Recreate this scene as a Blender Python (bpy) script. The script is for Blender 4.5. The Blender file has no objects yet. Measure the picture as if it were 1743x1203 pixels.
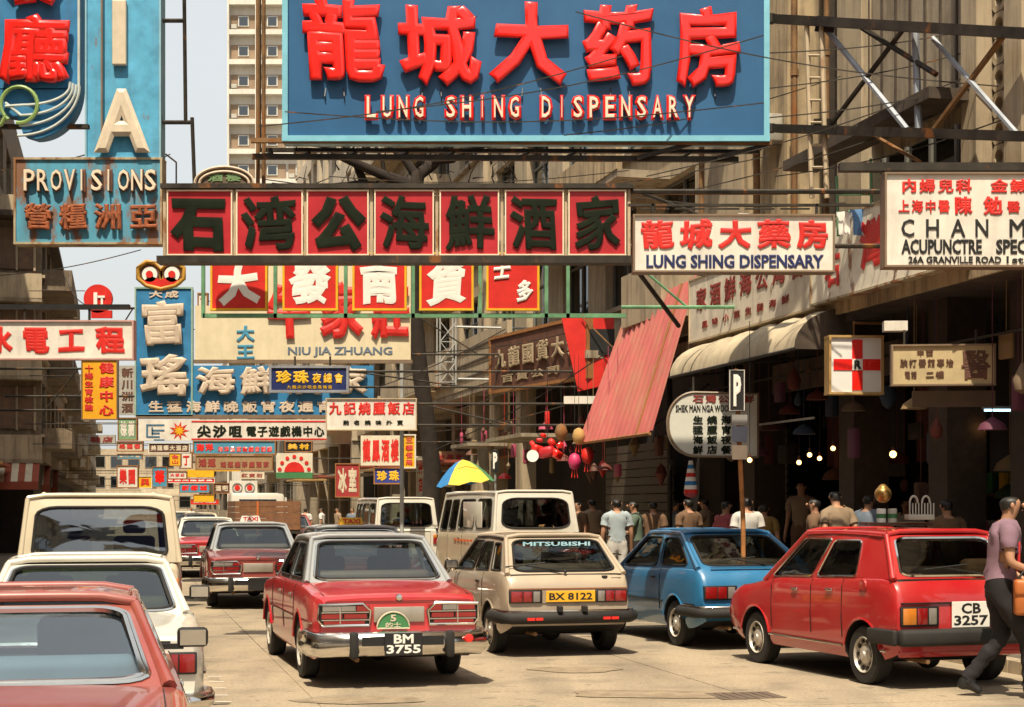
import bpy, bmesh, math, random
from mathutils import Vector, Matrix, noise as mnoise
R = math.radians
random.seed(7)
sc = bpy.context.scene
C = sc.collection

# ---------------------------------------------------------------- camera
F = 2800.0; PW = 1743.0; CX = 871.5; HY = 860.0; CH = 1.76
cd = bpy.data.cameras.new('camera'); cam = bpy.data.objects.new('camera', cd); C.objects.link(cam)
cd.sensor_width = 36; cd.lens = 36 * F / PW
cd.shift_y = (HY - 601.5) / PW
cd.clip_start = .1; cd.clip_end = 3000
cam.location = (0, 0, CH); cam.rotation_euler = (R(90), 0, 0)
sc.camera = cam
# ---------------------------------------------------------------- light
A = R(13.5); CA = math.cos(A); SA = math.sin(A)
SUN_EL = 62; SUN_AZ_OFF = -22          # the sun stands high, almost behind the camera along the street
w = bpy.data.worlds.new('World'); sc.world = w; w.use_nodes = True
nt = w.node_tree; bg = nt.nodes['Background']
sky = nt.nodes.new('ShaderNodeTexSky'); sky.sky_type = 'NISHITA'; sky.sun_disc = False
sky.sun_elevation = R(SUN_EL); sky.air_density = 1.0; sky.dust_density = 7.0; sky.ozone_density = 1.0
sd_az = math.atan2(-CA, SA) + R(SUN_AZ_OFF)          # direction towards the sun, in the ground plane
sky.sun_rotation = math.pi / 2 - sd_az
veil = nt.nodes.new('ShaderNodeMix'); veil.data_type = 'RGBA'; veil.inputs[0].default_value = .5      # humid white veil over the whole sky
veil.inputs[7].default_value = (12.6, 12.9, 12.5, 1); nt.links.new(sky.outputs[0], veil.inputs[6]); nt.links.new(veil.outputs[2], bg.inputs[0]); bg.inputs[1].default_value = .080
sl = bpy.data.lights.new('sun', 'SUN'); so = bpy.data.objects.new('sun', sl); C.objects.link(so)
sl.energy = 5.0; sl.angle = R(.6); sl.color = (1, .87, .66)
sdir = Vector((math.cos(sd_az) * math.cos(R(SUN_EL)), math.sin(sd_az) * math.cos(R(SUN_EL)), math.sin(R(SUN_EL))))
so.rotation_euler = sdir.to_track_quat('Z', 'Y').to_euler(); so.location = (0, 0, 60)
vs = sc.view_settings
vs.view_transform = 'Standard'; vs.look = 'None'; vs.exposure = .42; vs.gamma = 1; vs.use_curve_mapping = False
sc.cycles.max_bounces = 6; sc.cycles.transparent_max_bounces = 12; sc.cycles.diffuse_bounces = 3

# ---------------------------------------------------------------- coordinates
def at(px, py, Y): return Vector(((px - CX) * Y / F, Y, CH - (py - HY) * Y / F))
def st(s, t, z=0): return Vector((t * CA - s * SA, t * SA + s * CA, z))
def ypl(px, t): return t / ((px - CX) / F * CA + SA)      # depth where a sight line meets the plane t
def wall_at(px, py, t): return at(px, py, ypl(px, t))
def to_st(v): return (-v.x * SA + v.y * CA, v.x * CA + v.y * SA)

# ---------------------------------------------------------------- materials
_M = {}
def mat(name, rgb, rough=.6, metal=0., var=.12, scale=3., bump=0., coat=0., streak=0., rust=0., emit=0., spec=.5, grime=(.10, .075, .05), dust=0.):
    if name in _M: return _M[name]
    m = bpy.data.materials.new(name); m.use_nodes = True; n = m.node_tree.nodes; l = m.node_tree.links
    p = n['Principled BSDF']; p.inputs['Roughness'].default_value = rough; p.inputs['Metallic'].default_value = metal
    p.inputs['Specular IOR Level'].default_value = spec
    if coat: p.inputs['Coat Weight'].default_value = coat; p.inputs['Coat Roughness'].default_value = .05
    tc = n.new('ShaderNodeTexCoord')
    def nz(sc_, det=5, stretch=None):
        t = n.new('ShaderNodeTexNoise'); t.inputs['Scale'].default_value = sc_; t.inputs['Detail'].default_value = det
        t.inputs['Roughness'].default_value = .65
        if stretch:
            mp = n.new('ShaderNodeMapping'); mp.inputs['Scale'].default_value = stretch; l.new(tc.outputs['Object'], mp.inputs[0]); l.new(mp.outputs[0], t.inputs['Vector'])
        else: l.new(tc.outputs['Object'], t.inputs['Vector'])
        return t
    def mix(fac, a, b):
        x = n.new('ShaderNodeMix'); x.data_type = 'RGBA'
        if isinstance(fac, float): x.inputs[0].default_value = fac
        else: l.new(fac, x.inputs[0])
        for i, v in ((6, a), (7, b)):
            if isinstance(v, tuple): x.inputs[i].default_value = (*v, 1)
            else: l.new(v, x.inputs[i])
        return x.outputs[2]
    def ramp(src, a, b, top=1.):
        r = n.new('ShaderNodeMapRange'); r.inputs['From Min'].default_value = a; r.inputs['From Max'].default_value = b
        r.inputs['To Max'].default_value = top; l.new(src, r.inputs[0]); return r.outputs[0]
    dk = tuple(c * (1 - var * 1.6) for c in rgb); lt = tuple(min(1, c * (1 + var)) for c in rgb)
    t0 = nz(scale); col = mix(ramp(t0.outputs[0], .3, .7), dk, lt)
    if streak:
        t1 = nz(1.0, 6, (6, 6, .5)); col = mix(ramp(t1.outputs[0], .48, .72, streak), col, grime)
        t3 = nz(.7, 7); col = mix(ramp(t3.outputs[0], .5, .72, streak * .8), col, grime)
    if dust:
        t4 = nz(1.3, 6); col = mix(ramp(t4.outputs[0], .35, .75, dust), col, (.36, .30, .22))
    if rust:
        t2 = nz(2.3, 8, (1.4, 1.4, .55)); col = mix(ramp(t2.outputs[0], .64 - .2 * rust, .70 - .16 * rust, .9), col, (.23, .085, .02))
    l.new(col, p.inputs['Base Color'])
    if bump:
        b = n.new('ShaderNodeBump'); b.inputs['Strength'].default_value = bump; b.inputs['Distance'].default_value = .02
        tb = nz(scale * 6, 6); l.new(tb.outputs[0], b.inputs['Height']); l.new(b.outputs[0], p.inputs['Normal'])
    rr = n.new('ShaderNodeMapRange'); rr.inputs['To Min'].default_value = max(0.02, rough - .1); rr.inputs['To Max'].default_value = min(1, rough + .12)
    l.new(t0.outputs[0], rr.inputs[0]); l.new(rr.outputs[0], p.inputs['Roughness'])
    if emit:
        p.inputs['Emission Color'].default_value = (*rgb, 1); p.inputs['Emission Strength'].default_value = emit
    _M[name] = m; return m
def glass(name, tint, refl=.10, rough=.03):
    if name in _M: return _M[name]
    m = bpy.data.materials.new(name); m.use_nodes = True; n = m.node_tree.nodes; l = m.node_tree.links
    n.remove(n['Principled BSDF']); out = n['Material Output']
    tr = n.new('ShaderNodeBsdfTransparent'); tr.inputs[0].default_value = (*tint, 1)
    gl = n.new('ShaderNodeBsdfGlossy'); gl.inputs['Roughness'].default_value = rough; gl.inputs[0].default_value = (.93, .97, 1, 1)
    lw = n.new('ShaderNodeLayerWeight'); lw.inputs[0].default_value = .25
    mr = n.new('ShaderNodeMapRange'); mr.inputs['To Min'].default_value = refl; mr.inputs['To Max'].default_value = .80
    tn = n.new('ShaderNodeTexNoise'); tn.inputs['Scale'].default_value = 1.7
    bp = n.new('ShaderNodeBump'); bp.inputs['Strength'].default_value = .08; bp.inputs['Distance'].default_value = .05
    l.new(tn.outputs[0], bp.inputs['Height']); l.new(bp.outputs[0], gl.inputs['Normal'])
    mx = n.new('ShaderNodeMixShader'); l.new(lw.outputs['Fresnel'], mr.inputs[0]); l.new(mr.outputs[0], mx.inputs[0])
    l.new(tr.outputs[0], mx.inputs[1]); l.new(gl.outputs[0], mx.inputs[2]); l.new(mx.outputs[0], out.inputs[0])
    _M[name] = m; return m

# a small workshop scene, so that evaluating one object does not re-evaluate the street
shop_ = bpy.data.scenes.new('workshop')
def evaluated(*objs):
    for o in objs: shop_.collection.objects.link(o)
    vl = shop_.view_layers[0]; vl.update(); me = bpy.data.meshes.new_from_object(objs[0].evaluated_get(vl.depsgraph))
    for o in objs: shop_.collection.objects.unlink(o)
    return me
# ---------------------------------------------------------------- mesh builder
class MB:
    def __init__(s): s.v = []; s.f = []; s.m = []
    def add(s, vs_, fs, mi=0):
        b = len(s.v); s.v += [Vector(v) for v in vs_]; s.f += [tuple(b + i for i in f) for f in fs]; s.m += [mi] * len(fs); return s
    def box(s, c, d, mi=0, M=None, bev=0.):
        x, y, z = (k / 2 for k in d)
        if bev:
            bm = bmesh.new(); bmesh.ops.create_cube(bm, size=1)
            for v in bm.verts: v.co = Vector((v.co.x * d[0], v.co.y * d[1], v.co.z * d[2]))
            bmesh.ops.bevel(bm, geom=bm.edges[:], offset=min(bev, min(d) * .49), segments=2, affect='EDGES', profile=.5)
            bm.verts.index_update(); vs_ = [v.co.copy() for v in bm.verts]; fs = [[v.index for v in f.verts] for f in bm.faces]; bm.free()
        else:
            vs_ = [Vector((a * x, b * y, e * z)) for a in (-1, 1) for b in (-1, 1) for e in (-1, 1)]
            fs = [(0, 1, 3, 2), (4, 6, 7, 5), (0, 4, 5, 1), (2, 3, 7, 6), (0, 2, 6, 4), (1, 5, 7, 3)]
        c = Vector(c)
        return s.add([(M @ v if M else v) + c for v in vs_], fs, mi)
    def tube(s, pts, r, n=8, mi=0, cap=True, closed=False):
        pts = [Vector(p) for p in pts]; k = len(pts); rs = r if isinstance(r, (list, tuple)) else [r] * k
        base = len(s.v); nrm = None
        for i, p in enumerate(pts):
            a = pts[i - 1] if (i > 0 or closed) else p; b = pts[(i + 1) % k] if (i < k - 1 or closed) else p
            d = (b - a).normalized() if (b - a).length > 1e-9 else Vector((0, 0, 1))
            if nrm is None: nrm = d.orthogonal().normalized()
            nrm = (nrm - d * nrm.dot(d)); nrm = nrm.normalized() if nrm.length > 1e-6 else d.orthogonal().normalized()
            bn = d.cross(nrm)
            s.v += [p + (nrm * math.cos(2 * math.pi * j / n) + bn * math.sin(2 * math.pi * j / n)) * rs[i] for j in range(n)]
        for i in range(k if closed else k - 1):
            o1 = base + i * n; o2 = base + ((i + 1) % k) * n
            for j in range(n): s.f.append((o1 + j, o1 + (j + 1) % n, o2 + (j + 1) % n, o2 + j)); s.m.append(mi)
        if cap and not closed:
            s.f.append(tuple(base + j for j in reversed(range(n)))); s.m.append(mi)
            s.f.append(tuple(base + (k - 1) * n + j for j in range(n))); s.m.append(mi)
        return s
    def lathe(s, prof, c, axis='z', n=24, mi=0, caps=True):
        c = Vector(c); base = len(s.v); k = len(prof)
        for (r, h) in prof:
            for j in range(n):
                a = 2 * math.pi * j / n; x, y = r * math.cos(a), r * math.sin(a)
                s.v.append(c + {'z': Vector((x, y, h)), 'x': Vector((h, x, y)), 'y': Vector((x, h, -y))}[axis])
        for i in range(k - 1):
            for j in range(n):
                s.f.append((base + i * n + j, base + i * n + (j + 1) % n, base + (i + 1) * n + (j + 1) % n, base + (i + 1) * n + j)); s.m.append(mi)
        if not caps: return s
        if prof[0][0] > 1e-4: s.f.append(tuple(base + j for j in reversed(range(n)))); s.m.append(mi)
        if prof[-1][0] > 1e-4: s.f.append(tuple(base + (k - 1) * n + j for j in range(n))); s.m.append(mi)
        return s
    def prism(s, poly, y0, y1, mi=0):               # poly in x,z, given anticlockwise seen from -y
        n = len(poly); vs_ = [(x, y0, z) for x, z in poly] + [(x, y1, z) for x, z in poly]
        fs = [tuple(range(n)), tuple(reversed(range(n, 2 * n)))] + [(i, n + i, n + (i + 1) % n, (i + 1) % n) for i in range(n)]
        return s.add(vs_, fs, mi)
    def sphere(s, c, r, mi=0, n=10, sq=(1, 1, 1)):
        prof = [(r * math.sin(math.pi * i / (n // 2 + 2)) + 1e-5, -r * math.cos(math.pi * i / (n // 2 + 2))) for i in range(n // 2 + 3)]
        b = len(s.v); s.lathe(prof, (0, 0, 0), 'z', n, mi)
        for i in range(b, len(s.v)): v = s.v[i]; s.v[i] = Vector((v.x * sq[0], v.y * sq[1], v.z * sq[2])) + Vector(c)
        return s
    def mesh(s, name, mats, smooth=False, off=None):
        me = bpy.data.meshes.new(name); vv = s.v if off is None else [v - off for v in s.v]
        me.from_pydata(vv, [], s.f)
        for m_ in (mats if isinstance(mats, (list, tuple)) else [mats]): me.materials.append(m_)
        me.polygons.foreach_set('material_index', s.m)
        if smooth: fin(me, smooth)
        me.update(); return me
    def build(s, name, mats, parent=None, smooth=False, world=False):
        off = None
        if parent is None and world is not None:                   # a top-level mesh: put its origin at its base
            xs = [v.x for v in s.v]; ys = [v.y for v in s.v]; zs = [v.z for v in s.v]
            off = Vector(((min(xs) + max(xs)) / 2, (min(ys) + max(ys)) / 2, min(zs)))
        elif world: off = Vector(parent.location)
        o = bpy.data.objects.new(name, s.mesh(name, mats, smooth, off)); C.objects.link(o)
        if parent is not None: o.parent = parent
        elif off is not None: o.location = off
        return o
def fin(me, ang=40):
    me.polygons.foreach_set('use_smooth', [True] * len(me.polygons))
    me.set_sharp_from_angle(angle=R(ang if ang is not True else 40))
def tag(o, label, cat, group=None):
    o['label'] = label; o['category'] = cat
    if group: o['group'] = group
    return o
def thing(name, label, cat, loc=(0, 0, 0), rz=0, group=None):
    o = bpy.data.objects.new(name, None); o.empty_display_size = .3; C.objects.link(o)
    o.location = loc; o.rotation_euler = (0, 0, rz); return tag(o, label, cat, group)
def setting(name, mb, mats, smooth=False, kind='structure'):
    o = mb.build(name, mats, None, smooth, world=None); o['kind'] = kind; return o
def dup(root, loc, rz, label, group=None):
    r = root.copy(); C.objects.link(r); r.location = loc; r.rotation_euler = (0, 0, rz); r['label'] = label
    if group: r['group'] = group
    def kids(a, b):
        for ch in list(a.children):
            c = ch.copy(); C.objects.link(c); c.parent = b; kids(ch, c)
    kids(root, r); return r

# ---------------------------------------------------------------- lettering
_G = {}
def glyph(txt, fat=.03, ext=.02, res=0):
    k = (txt, fat, ext, res)
    if k in _G: return _G[k]
    c = bpy.data.curves.new('glyph', 'FONT'); c.body = txt; c.size = 1; c.extrude = ext; c.bevel_depth = fat; c.bevel_resolution = res; c.resolution_u = 2
    o = bpy.data.objects.new('glyph', c); me = evaluated(o)
    vs_ = [v.co.copy() for v in me.vertices]; fs = [tuple(p.vertices) for p in me.polygons]
    bpy.data.objects.remove(o); bpy.data.curves.remove(c); bpy.data.meshes.remove(me)
    _G[k] = (vs_, fs); return _G[k]
def cjk(ch): return ord(ch) > 0x2E80
def put(mb, txt, x0, z0, x1, z1, y=0., d=.02, fat=.03, wob=0., fill=.94, mi=0, shear=0., res=0):
    """one glyph or word fitted into a rectangle of the sign's own plane"""
    vs_, fs = glyph(txt, fat, .02, res)
    if not vs_: return
    zt = .02 + fat
    if len(txt) == 1 and cjk(txt): a0, a1, b0, b1 = -.02, 1.02, -.14, .9
    else:
        a0 = min(v.x for v in vs_); a1 = max(v.x for v in vs_); b0 = min(v.y for v in vs_); b1 = max(v.y for v in vs_)
    if a1 - a0 < .25 and len(txt) == 1: cxx = (a0 + a1) / 2; a0 = cxx - .3; a1 = cxx + .3
    W_ = x1 - x0; H_ = z1 - z0; mx = (1 - fill) / 2; q = random.uniform(0, 9); out = []
    for v in vs_:
        u = (v.x - a0) / (a1 - a0); t = (v.y - b0) / (b1 - b0)
        if wob: u, t = u + wob * math.sin(5.1 * t + q) + wob * .5 * math.sin(11 * t + 3 * u), t + wob * math.sin(4.3 * u + 2 * q) + wob * 1.2 * (u - .5)
        u += shear * (t - .5)
        out.append((x0 + W_ * (mx + u * fill), y - (v.z / zt * .5 + .5) * d, z0 + H_ * (mx + t * fill)))
    mb.add(out, fs, mi)

class Sign:
    """a board facing along its own -y; rectangles are given in photograph pixels at the board's own distance"""
    def __init__(s, name, label, rect, Y, depth=.16, panel=None, frame=None, fw=.05, cat='sign', group=None, yaw=0, side=None):
        s.r = rect; s.Y = Y; x0, y0, x1, y1 = rect; s.k = Y / F; s.cx = (x0 + x1) / 2; s.by = y1
        p = at(s.cx, y1, Y); s.root = thing(name, label, cat, p, yaw, group); s.W = (x1 - x0) * s.k; s.H = (y1 - y0) * s.k; s.d = depth
        if panel:
            m = MB(); m.box((0, depth / 2, s.H / 2), (s.W, depth, s.H)); m.build('panel', [panel], s.root)
        if frame: s.frame(rect, frame, fw)
        if side is not None: s.bracket(side)
    def X(s, px): return (px - s.cx) * s.k
    def Z(s, py): return (s.by - py) * s.k
    def box(s, name, r, m, y0=-.01, y1=.05):
        b = MB(); b.box(((s.X(r[0]) + s.X(r[2])) / 2, (y0 + y1) / 2, (s.Z(r[1]) + s.Z(r[3])) / 2), (abs(s.X(r[2]) - s.X(r[0])), y1 - y0, abs(s.Z(r[1]) - s.Z(r[3]))))
        return b.build(name, [m], s.root)
    def frame(s, r, m, fw=.05, proud=.03, back=None, name='frame'):
        x0, x1 = s.X(r[0]), s.X(r[2]); z1, z0 = s.Z(r[1]), s.Z(r[3]); back = s.d + .006 if back is None else back
        b = MB(); cy = (back - proud) / 2; dy = back + proud
        b.box(((x0 + x1) / 2, cy, z1 + fw / 2 - .004), (x1 - x0 + 2 * fw, dy, fw)); b.box(((x0 + x1) / 2, cy, z0 - fw / 2 + .004), (x1 - x0 + 2 * fw, dy, fw))
        for x, q in ((x0 + .004, -1), (x1 - .004, 1)): b.box((x + q * fw / 2, cy, (z0 + z1) / 2), (fw, dy, z1 - z0 - .008))
        return b.build(name, [m], s.root)
    def row(s, txt, r, m, raised=0., fat=.035, wob=.012, each=None, vert=False, fill=.9, d=.012, res=0, y=-.002, ml=None):
        """characters in equal cells; each = part name gives every character its own mesh"""
        n = len(txt); x0, x1 = s.X(r[0]), s.X(r[2]); z1, z0 = s.Z(r[1]), s.Z(r[3]); mb = MB()
        for i, ch in enumerate(txt):
            if ch == ' ': continue
            if vert: cell = (x0, z1 - (z1 - z0) * (i + 1) / n, x1, z1 - (z1 - z0) * i / n)
            else: cell = (x0 + (x1 - x0) * i / n, z0, x0 + (x1 - x0) * (i + 1) / n, z1)
            q = MB() if each else mb
            put(q, ch, *cell, y=y - raised, d=d, fat=fat, wob=wob, fill=fill, res=res)
            if each and q.v: q.build(each, [m], s.root, smooth=50 if res else False)
        if not each and mb.v: return mb.build('lettering', [m], s.root)
    def word(s, txt, r, m, d=.01, fat=.02, y=-.002, name='lettering'):
        mb = MB(); put(mb, txt, s.X(r[0]), s.Z(r[3]), s.X(r[2]), s.Z(r[1]), y=y, d=d, fat=fat, fill=1.); return mb.build(name, [m], s.root)
    def bracket(s, side=1, m=None, r=.025, t=None, zs=(.15, .85), zoff=0):
        """two steel arms that carry the board from the house wall"""
        m = m or steel; t = (10.0 if side > 0 else -2.4) if t is None else t
        yw = s.Y + s.d / 2; xw = (t - yw * SA) / CA - s.root.location.x; b = MB(); e = s.W / 2 * side
        if (xw - e) * side < .05: return
        if s.Y > 41: r = .012; zs = (.8, .8)
        for q in zs[:1 if s.Y > 41 else 2]: b.tube([(e - side * .02, s.d / 2, s.H * q), (xw, s.d / 2, s.H * q + zoff)], r, 6)
        if s.Y <= 41: b.tube([(e + side * .1, s.d / 2, s.H * zs[1]), (e + (xw - e) * .45, s.d / 2, s.H * zs[0] + zoff * .5)], r * .7, 6)
        return b.build('bracket', [m], s.root)

# ---------------------------------------------------------------- shared materials
steel = mat('dark_steel', (.045, .038, .03), .6, .5, var=.4, rust=.25)
rusty = mat('rusty_steel', (.22, .12, .05), .8, .2, var=.35, rust=.5)
greysteel = mat('grey_steel', (.30, .33, .38), .6, .3, var=.2, rust=.1)
greenp = mat('green_painted_steel', (.13, .30, .16), .5, var=.25, rust=.1)
cream = mat('cream_enamel', (.62, .54, .40), .5, streak=.25)
white = mat('white_enamel', (.72, .68, .60), .45, streak=.18)
plain_white = mat('lettering_white', (.82, .80, .74), .5, var=.04)
redp = mat('red_paint', (.62, .022, .015), .45, var=.12)
neonred = mat('red_sign_plastic', (.80, .018, .012), .25, var=.06, coat=.5)
darkred = mat('crimson_panel', (.42, .014, .022), .45, var=.12)
black = mat('black_paint', (.012, .012, .012), .5, var=.3)
navy = mat('navy_paint', (.015, .025, .11), .4, var=.15)
skyb = mat('pale_blue_enamel', (.09, .38, .60), .5, var=.18, streak=.25, rust=.12)
yellow = mat('yellow_paint', (.75, .42, .012), .5, var=.1)
grey = mat('grey_paint', (.25, .25, .24), .6)
brown = mat('brown_board', (.12, .05, .03), .7, var=.3)
green = mat('green_paint', (.05, .20, .07), .6)
rubber = mat('rubber', (.016, .015, .014), .75, var=.3)
chrome = mat('chrome', (.72, .70, .66), .14, 1., var=.08)
amber = mat('amber_lens', (.55, .18, .02), .25, coat=.6)
redlens = mat('red_lens', (.24, .008, .008), .2, coat=.8, var=.1)
clearlens = mat('clear_lens', (.22, .20, .18), .15, coat=.8)
# ================================================================ setting
conc = mat('stained_concrete', (.46, .35, .21), .9, var=.22, scale=.8, bump=.3, streak=.95)
conc2 = mat('pale_concrete', (.46, .37, .25), .9, var=.2, scale=.7, bump=.25, streak=.7)
conc3 = mat('grey_concrete', (.34, .28, .20), .9, var=.2, scale=.9, bump=.3, streak=.9)
render_w = mat('white_render', (.62, .59, .52), .9, var=.08, scale=.4, streak=.18)
darkened = mat('shade_brown', (.075, .055, .04), .95, var=.3)  # dark brown puts the shade of undersides and recesses into the colour
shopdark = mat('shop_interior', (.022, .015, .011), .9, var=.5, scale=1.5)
winframe = mat('window_frame', (.16, .15, .13), .6); wing = glass('house_glass', (.10, .12, .12), .12)
curtain = mat('curtain', (.38, .33, .25), .9, var=.3, scale=2)
roadm = mat('road_concrete', (.40, .32, .22), .92, var=.10, scale=.6, bump=.35, streak=0)
# worn, oil-stained road: add drip lanes and speckle
def road_nodes(m):
    n = m.node_tree.nodes; l = m.node_tree.links; p = n['Principled BSDF']; src = p.inputs['Base Color'].links[0].from_socket
    tc = n.new('ShaderNodeTexCoord')
    def nn(sc_, a, b, top, stretch=None, colr=(.10, .085, .065)):
        nonlocal src
        t = n.new('ShaderNodeTexNoise'); t.inputs['Scale'].default_value = sc_; t.inputs['Detail'].default_value = 7
        mp = n.new('ShaderNodeMapping'); mp.inputs['Scale'].default_value = stretch or (1, 1, 1); l.new(tc.outputs['Object'], mp.inputs[0]); l.new(mp.outputs[0], t.inputs['Vector'])
        r = n.new('ShaderNodeMapRange'); r.inputs['From Min'].default_value = a; r.inputs['From Max'].default_value = b; r.inputs['To Max'].default_value = top; l.new(t.outputs[0], r.inputs[0])
        x = n.new('ShaderNodeMix'); x.data_type = 'RGBA'; l.new(r.outputs[0], x.inputs[0]); l.new(src, x.inputs[6]); x.inputs[7].default_value = (*colr, 1); src = x.outputs[2]
    nn(.35, .44, .66, .45, (3, .5, 1)); nn(1.3, .52, .64, .35); nn(3.1, .62, .66, .5); nn(9, .66, .70, .5); nn(30, .35, .7, .5); nn(90, .5, .8, .4, None, (.5, .42, .3)); nn(.5, .62, .66, .25, (1, 2, 1), (.16, .12, .08))
    l.new(src, p.inputs['Base Color'])
road_nodes(roadm)
pavem = mat('pavement_concrete', (.13, .11, .085), .9, var=.15, bump=.2)
b = MB(); b.box((0, 400, -.42), (1600, 1600, .6)); setting('ground', b, [mat('ground_dust', (.25, .21, .16), .95)])
def strip(b, t0, t1, s0, s1, z0, z1, mi=0):
    q = [st(s0, t0), st(s0, t1), st(s1, t1), st(s1, t0)]
    b.add([(p.x, p.y, z0) for p in q] + [(p.x, p.y, z1) for p in q], [(3, 2, 1, 0), (4, 5, 6, 7), (0, 1, 5, 4), (1, 2, 6, 5), (2, 3, 7, 6), (3, 0, 4, 7)], mi)
b = MB(); strip(b, -2.2, 9.6, -45, 330, -.115, -.03)
road = bpy.data.objects.new('road', b.mesh('road', [mat('road_base', (.24, .19, .13), .9)])); C.objects.link(road); road['kind'] = 'structure'
tw = (9.6 + 2.2) / 3
for i in range(3):
    for j in range(11):
        b = MB(); t0 = -2.2 + i * tw; s0_ = 2 + j * 6.1 - i * .35; strip(b, t0 + .004, t0 + tw - .004, s0_ + .004, s0_ + 6.1 - .004, -.028, 0.0 - .002 * ((i + j) % 2))
        o = bpy.data.objects.new('road_slab', b.mesh('road_slab', [roadm])); C.objects.link(o); o.parent = road
b = MB(); strip(b, -2.2, 9.6, 68.5, 330, -.028, -.002); strip(b, -2.2, 9.6, -45, 1.2, -.028, -.002)
o = bpy.data.objects.new('road_surface', b.mesh('road_surface', [roadm])); C.objects.link(o); o.parent = road
for nm, a, c in (('kerb', 9.1, 9.3), ('kerb', -1.95, -1.75)):
    b = MB()
    for k in range(60): strip(b, a, c, 3 + k * 1.8, 3 + k * 1.8 + 1.78, -.03, .135)
    o = bpy.data.objects.new(nm, b.mesh(nm, [conc2])); C.objects.link(o); o['kind'] = 'structure'
for a, c in ((9.3, 24), (-16, -1.95)):
    b = MB(); strip(b, a, c, -45, 330, -.03, .13); o = bpy.data.objects.new('pavement', b.mesh('pavement', [pavem])); C.objects.link(o); o['kind'] = 'structure'
b = MB()
for px, py, w_, d_ in ((1120, 1182, .9, .35), (620, 1192, .6, .28), (980, 1140, .5, .3)):
    Y = CH * F / (py - HY); x = (px - CX) * Y / F; q = [(w_ * (1 + .18 * math.sin(3 * a + px)) * math.cos(a), d_ * (1 + .2 * math.cos(2 * a + py)) * math.sin(a)) for a in [2 * math.pi * i / 14 for i in range(14)]]
    b.add([(x + u, Y + v, .005) for u, v in q], [tuple(range(14))])
setting('road_patch', b, [mat('patch_asphalt', (.27, .21, .14), .95, var=.25, scale=4, bump=.3)])
# worn marks near the camera, drain cover
b = MB()
for (px, py) in ((366, 1152), (368, 1161), (371, 1172), (374, 1184), (380, 1195), (372, 1207)):
    Y = CH * F / (py - HY); x = (px - CX) * Y / F; b.add([(x - .07, Y - .022, .006), (x + .075, Y - .012, .006), (x + .07, Y + .022, .006), (x - .075, Y + .012, .006)], [(0, 1, 2, 3)])
setting('road_marking', b, [mat('worn_white_paint', (.75, .72, .64), .8)])
Yd = 15.2; xd = (1268 - CX) * Yd / F
dc = thing('drain_cover', 'rusty square drain cover in the road in front of the red hatchback', 'drain cover', (xd, Yd, 0), A)

b = MB()
b.box((0, 0, .003), (.62, .5, .006)); b.build('plate', [mat('cast_iron', (.16, .12, .09), .7, .3)], dc)
for i in range(6):
    b = MB(); b.box((-.22 + i * .088, 0, .008), (.03, .40, .006)); b.build('rib', [mat('cast_iron', (.16, .12, .09))], dc)

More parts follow.
